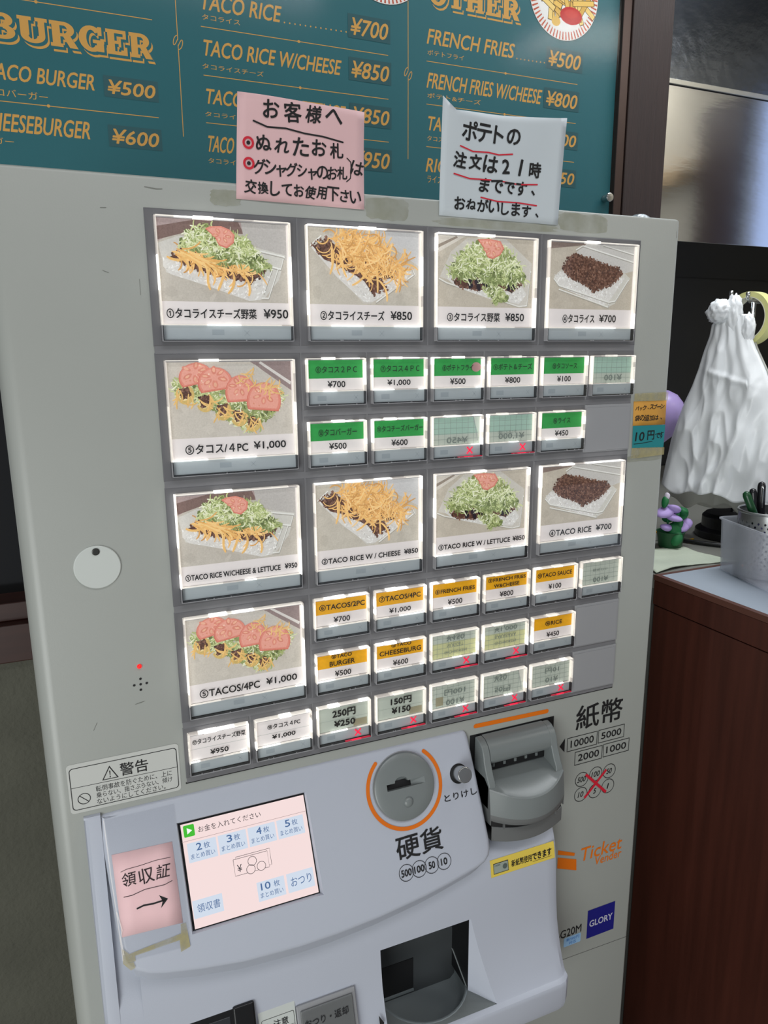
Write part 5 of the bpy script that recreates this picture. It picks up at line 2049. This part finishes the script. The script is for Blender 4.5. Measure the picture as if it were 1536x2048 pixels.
def pen(bot, top, r, body, cap, label, clip=True):
    v0, v1 = Vector(bot), Vector(top)
    d = (v1 - v0)
    p = thing('pen', label, 'pen', bot, 'pens in the perforated cup')
    at = lambda t: tuple(v0 + d * t)
    b = MB().use(body)
    b.tube([at(0), at(.06), at(.07), at(.62)], [r * .3, r * .7, r, r], 14)
    b.build('barrel', p, smooth=True, bevel=0)
    b = MB().use(cap)
    b.tube([at(.621), at(.63), at(.95), at(.985), at(1)], [r * 1.08, r * 1.14, r * 1.14, r * .9, r * .3], 14)
    b.build('cap', p, smooth=True)
    if clip:
        b = MB().use(M_STEEL)
        off = Vector((-.6, -.8, 0)) * (r * 1.6)
        b.tube([tuple(Vector(at(.96)) + off * .6), tuple(Vector(at(.94)) + off), tuple(Vector(at(.72)) + off)], r * .22, 8)
        b.build('clip', p)
    return p


zf = CZ0 + .0016
pen((CC_.x + .012, CC_.y - .010, zf), (.7985, .1640, 1.1665), .0050, mat('pen_navy', (20, 26, 70), .3), mat('pen_green', (24, 70, 40), .3), 'dark blue pen with green side leaning left in the perforated cup', False)
pen((CC_.x + .004, CC_.y + .014, zf), (.8205, .1570, 1.1800), .0048, mat('pen_clear', (70, 74, 80), .15), mat('pen_dark', (24, 24, 28), .25), 'tallest pen, dark grey with a clip, upright in the perforated cup')
pen((CC_.x - .010, CC_.y + .006, zf), (.8125, .1640, 1.1700), .0046, mat('pen_black', (14, 14, 16), .3), mat('pen_dark', (24, 24, 28), .25), 'black pen just left of the tallest pen in the perforated cup', False)
pen((CC_.x + .014, CC_.y + .004, zf), (.8450, .1560, 1.1650), .0050, mat('pen_black', (14, 14, 16), .3), mat('pen_black', (14, 14, 16), .3), 'black pen at the right side of the perforated cup', False)

# ------------------------------------------------------------------ bag stand, carrier bags, tape roll
PD = Vector((.30, -.954, 0))
PN_ = Vector((-.954, -.30, 0))
P0 = Vector((.93, .36, 0))


def bagp(t, n, z):
    """t along the hanging bags, n out towards the machine."""
    p = P0 + PD * t + PN_ * n
    return (p.x, p.y, z)


BS = thing('bag_stand', 'metal stand with a round black base holding the white carrier bags', 'bag stand', bagp(.03, -.045, 1.0395))
bc = Vector(bagp(.03, -.055, 1.0400))
b = MB().use(M_BLACK)
b.lathe([(.060, 0), (.060, .012), (.054, .016), (.050, .018), (.050, .036), (.044, .042), (.010, .044)], tuple(bc), 40, 'z', True, True)
b.build('base', BS, smooth=False, bevel=.001)
b = MB().use(M_STEEL)
b.tube([(bc.x, bc.y, 1.08), (bc.x, bc.y, 1.442)], .0045, 14)
b.build('pole', BS, smooth=True)
b = MB().use(M_STEEL)
b.tube([bagp(.0175, -.055, 1.4405), bagp(.0435, -.055, 1.4405)], .0035, 12)
b.build('cross_bar', BS, smooth=True)
for t, zt_ in ((.0172, 1.4560), (.0440, 1.4520)):
    b = MB().use(M_STEEL)
    b.tube([bagp(t, -.055, 1.4405), bagp(t, -.014, 1.4405), bagp(t, -.004, 1.4408), bagp(t, -.0012, 1.4420), bagp(t, .0, 1.4450), bagp(t, .0, zt_)], .0033, 12)
    b.build('hook', BS, smooth=True)

M_BAG = mat('white_poly_bag', (240, 243, 245), .32, bump=.5, bscale=40, stretch=(1, 1, .6))
M_BAG.node_tree.nodes['Principled BSDF'].inputs['Subsurface Weight'].default_value = .0
M_BAG2 = mat('grey_poly_bag', (186, 186, 178), .4, bump=.35, bscale=45)
LZ = [(1.418, .004, .046), (1.403, -.008, .050), (1.385, -.010, .056), (1.363, -.0165, .066), (1.330, -.0245, .084), (1.300, -.034, .097), (1.270, -.0455, .110), (1.207, -.0635, .135), (1.165, -.0700, .150), (1.128, -.0738, .160)]


def bag(name, m, n0, amp, seed, z_lo, label, dz=0.0, inset=0.0):
    r_ = random.Random(seed)
    ph = [r_.uniform(0, 6.28) for _ in range(8)]
    NT, NZ = 120, 96
    b = MB().use(m)
    zs_ = [LZ[0][0] + (z_lo - LZ[0][0]) * j / NZ for j in range(NZ + 1)]

    def lim(z):
        if z <= LZ[-1][0]:
            return LZ[-1][1], LZ[-1][2]
        for a, c in zip(LZ, LZ[1:]):
            if c[0] <= z <= a[0]:
                k = (a[0] - z) / (a[0] - c[0])
                return a[1] + (c[1] - a[1]) * k, a[2] + (c[2] - a[2]) * k
        return LZ[0][1], LZ[0][2]
    front, backs = [], []
    for z in zs_:
        l, r2 = lim(z)
        l, r2 = l + inset, r2 - inset
        k = (1.418 - z) / .29
        F_, B_ = [], []
        for i in range(NT + 1):
            s = i / NT
            t = l + (r2 - l) * s
            e = math.sqrt(max(0, 1 - (2 * s - 1) ** 2))
            ang = (s - .42) / (.25 + k)
            fold = math.sin(34 * (s - .4) / (1 + .6 * k) + ph[0]) * .0030 * min(1, .25 + k) * (1.1 - .6 * k) + (1 - abs(math.sin(6.2 * s * (1 + .12 * math.sin(4 * k + ph[2])) + ph[1] + 1.8 * k))) * .0130 * k ** .8
            fold += .0028 * math.sin(21 * k + 6 * s + ph[3]) * math.sin(9 * s + ph[4] + 5 * k) * min(1, k * 2)
            fold += .0050 * max(0, 1 - abs(k - .33 - .12 * (s - .4)) / .025) * (1 if .25 < s < .8 else .2)
            nv = Vector((t * 17 + seed, z * 6.5, seed * 1.7))
            n1 = abs(noise.noise(nv + Vector((2.2 * k * s, 0, 0))))
            n2 = abs(noise.noise(nv * 2.6 + Vector((0, 5, 0))))
            fold += (.010 * (1 - 2.2 * n1) + .0055 * (1 - 2 * n2)) * min(1, .25 + k * 1.4)
            h = max(n0 + .0015 * e, n0 + e * (.005 + .016 * k) * amp + fold * e * amp)
            F_.append(bagp(t, h, z + (.004 * math.sin(13 * s + ph[5]) + .003 * math.sin(29 * s)) * k ** 4))
            B_.append(bagp(t, n0 - e * .005 - .0015, z + (.004 * math.sin(9 * s + ph[6])) * k ** 4))
        front.append(F_)
        backs.append(B_)
    b.loft([f + c[::-1] for f, c in zip(front, backs)], True, False, False)
    o = b.build(name, smooth=True, solid=.0004)
    return o


bg = thing('carrier_bag', 'bundle of white plastic carrier bags hanging by their handles from the bag stand', 'carrier bags', bagp(.03, 0, 1.418))


def adopt(o, parent):
    o.parent = parent
    o.location = o.location - wl(parent)
    return o


adopt(bag('bag_front', M_BAG, .004, 1, 7, 1.124, ''), bg)
adopt(bag('bag_behind', M_BAG2, -.014, .25, 12, 1.098, '', inset=.004), bg)


def crumple(name, c, rad, m, seed, squash, parent):
    bm = bmesh.new()
    bmesh.ops.create_icosphere(bm, subdivisions=4, radius=1)
    r_ = random.Random(seed)
    ph = [(Vector((r_.uniform(-1, 1), r_.uniform(-1, 1), r_.uniform(-1, 1))).normalized() * r_.uniform(4, 11), r_.uniform(0, 6.28), r_.uniform(.03, .10)) for _ in range(14)]
    for v in bm.verts:
        d = 1 + sum(a * abs(math.sin(k.dot(v.co) + p)) for k, p, a in ph) - .35
        q = v.co * d
        w_ = PD * (q.x * squash[0]) + PN_ * (q.y * squash[1]) + Vector((0, 0, q.z * squash[2]))
        v.co = Vector(c) + w_ * rad - wl(parent)
    me = bpy.data.meshes.new(name)
    bm.to_mesh(me)
    bm.free()
    me.materials.append(m)
    me.polygons.foreach_set('use_smooth', [True] * len(me.polygons))
    o = bpy.data.objects.new(name, me)
    COL.objects.link(o)
    o.parent = parent
    return o


crumple('bag_knot', bagp(.0070, .012, 1.4235), .0165, M_BAG, 5, (1.0, .9, .95), bg)
crumple('bag_handle', bagp(.0260, .006, 1.4170), .0190, M_BAG, 8, (.62, .5, 1.35), bg)
crumple('bag_handle', bagp(.0510, .004, 1.3930), .0170, M_BAG, 9, (.50, .5, 1.3), bg)

tpe = thing('tape_roll', 'pale yellow roll of tape hung behind the knot of the white carrier bags', 'tape roll', bagp(.041, -.014, 1.411))
tc = Vector(bagp(.0400, -.0255, 1.4118))
ax = (PN_ * .93 - PD * .25).normalized()
sx_ = Vector((-ax.y, ax.x, 0))
sz_ = Vector((0, 0, 1))
for nm, r0, r1, wd, m_ in (('tape', .0345, .0425, .0095, mat('yellow_tape', (224, 222, 150), .4)), ('core', .0330, .0344, .0097, mat('tape_core', (226, 224, 204), .6))):
    b = MB().use(m_)
    rings = []
    for r_, o_ in ((r0, -wd), (r1, -wd), (r1, wd), (r0, wd), (r0, -wd)):
        rings.append([tuple(tc + ax * o_ + sx_ * (r_ * math.cos(2 * math.pi * i / 56)) + sz_ * (r_ * 1.0 * math.sin(2 * math.pi * i / 56))) for i in range(56)])
    b.loft(rings, True)
    b.build(nm, tpe, bevel=.0004)

# ------------------------------------------------------------------ plant, balloon, cables
PT = thing('artificial_plant', 'small artificial plant with lilac flowers and dark green leaves on the counter beside the machine', 'plant', (.840, .335, 1.0395))
b = MB().use(mat('dark_green_pot', (20, 74, 40), .5))
b.lathe([(.017, 0), (.019, .004), (.022, .026), (.0235, .028), (.021, .028), (.018, .010), (.001, .010)], (.838, .335, 1.0398), 24, 'z', True, False)
b.build('pot', PT, smooth=False, bevel=.0006)
M_LEAF = mat('green_felt', (14, 104, 54), .6, var=.15, vscale=60)
M_PET = mat('lilac_petal', (176, 152, 214), .6, var=.06, vscale=60)
M_PALE = mat('pale_petal', (208, 200, 214), .6)


def pod(name, c, sz, m, rot):
    bm = bmesh.new()
    bmesh.ops.create_uvsphere(bm, u_segments=16, v_segments=10, radius=1)
    R_ = Matrix.Rotation(rot[0], 4, 'X') @ Matrix.Rotation(rot[1], 4, 'Y') @ Matrix.Rotation(rot[2], 4, 'Z')
    for v in bm.verts:
        p = Vector((v.co.x * sz[0] * (1 - .35 * v.co.x), v.co.y * sz[1] * (1 - .3 * v.co.x), v.co.z * sz[2] + .15 * sz[0] * v.co.x ** 2))
        v.co = (R_ @ p) + Vector(c) - wl(PT)
    me = bpy.data.meshes.new(name)
    bm.to_mesh(me)
    bm.free()
    me.materials.append(m)
    me.polygons.foreach_set('use_smooth', [True] * len(me.polygons))
    o = bpy.data.objects.new(name, me)
    COL.objects.link(o)
    o.parent = PT
    return o


for c, s, r_ in (((.846, .330, 1.078), (.020, .010, .008), (.2, -.9, .3)), ((.856, .331, 1.096), (.016, .010, .008), (.4, -.6, .1)), ((.838, .328, 1.072), (.016, .012, .012), (0, -1.4, 0)),
                 ((.850, .327, 1.102), (.012, .009, .007), (.2, .4, 1.0)), ((.832, .336, 1.090), (.016, .008, .006), (.2, -1.0, 2.4)), ((.816, .330, 1.122), (.010, .006, .005), (.1, -1.2, .4)), ((.836, .322, 1.062), (.014, .011, .010), (.3, -1.1, .8))):
    pod('leaf', c, s, M_LEAF, r_)
for c, s, r_, m_ in (((.822, .330, 1.104), (.018, .012, .008), (.3, -.3, .2), M_PET), ((.834, .327, 1.106), (.013, .011, .007), (-.2, .3, .5), M_PET), ((.826, .325, 1.095), (.014, .010, .006), (.3, .2, 2.2), M_PET),
                     ((.856, .327, 1.076), (.014, .011, .008), (.2, -.5, .3), M_PET), ((.862, .328, 1.080), (.010, .010, .009), (.2, -.9, 1.2), M_PET), ((.822, .328, 1.076), (.012, .008, .006), (.1, .2, .2), M_PET), ((.820, .331, 1.130), (.007, .005, .004), (.1, -1.2, .3), M_PALE)):
    pod('petal', c, s, m_, r_)
b = MB().use(M_LEAF)
b.tube([(.838, .335, 1.049), (.839, .333, 1.075), (.842, .331, 1.098)], .0022, 8)
b.tube([(.836, .335, 1.049), (.828, .333, 1.08), (.818, .331, 1.126)], .0016, 8)
b.build('stem', PT, smooth=True)

BL = thing('balloon', 'lilac balloon half hidden behind the white carrier bags', 'balloon', (.950, .505, 1.0395))
b = MB().use(mat('lilac_balloon', (170, 150, 205), .35))
b.lathe([(.002, -.058), (.012, -.050), (.030, -.034), (.042, -.012), (.045, .008), (.041, .026), (.030, .040), (.014, .048), (.001, .050)], (.9560, .5050, 1.2420), 36)
b.build('balloon_skin', BL, smooth=True)
b = MB().use(M_WHITE)
b.tube([(.9560, .5050, 1.0398), (.9560, .5050, 1.187)], .0022, 10)
b.build('stick', BL, smooth=True)

b = MB().use(mat('yellow_cable', (206, 160, 40), .4))
b.tube([(.792, .385, 1.0800), (.815, .378, 1.0700), (.840, .376, 1.0580), (.862, .372, 1.0490), (.872, .362, 1.0430), (.884, .345, 1.0425), (.905, .350, 1.0425)], .0019, 10)
tag(b.build('yellow_cable', smooth=True), 'thin yellow cable running past the artificial plant', 'cable')
b = MB().use(M_BLACK)
b.tube([(.866, .380, 1.0440), (.874, .362, 1.0450), (.882, .342, 1.0440), (.893, .322, 1.0440), (.908, .300, 1.0440), (.935, .270, 1.0440)], .0034, 10)
tag(b.build('black_cable', smooth=True), 'thick black cable on the counter running behind the frosted bin', 'cable')
# loose clip on top of the machine
b = MB().use(mat('clear_clip', (170, 178, 184), .15, metal=.3, bump=.8, bscale=300))
b.lathe([(.001, .0085), (.006, .0080), (.010, .0055), (.012, .0015), (.012, 0)], (.4660, .0350, 1.4812), 20)
tag(b.build('plastic_cap', smooth=True), 'small shiny clear cap lying on the top right corner of the ticket machine', 'cap')
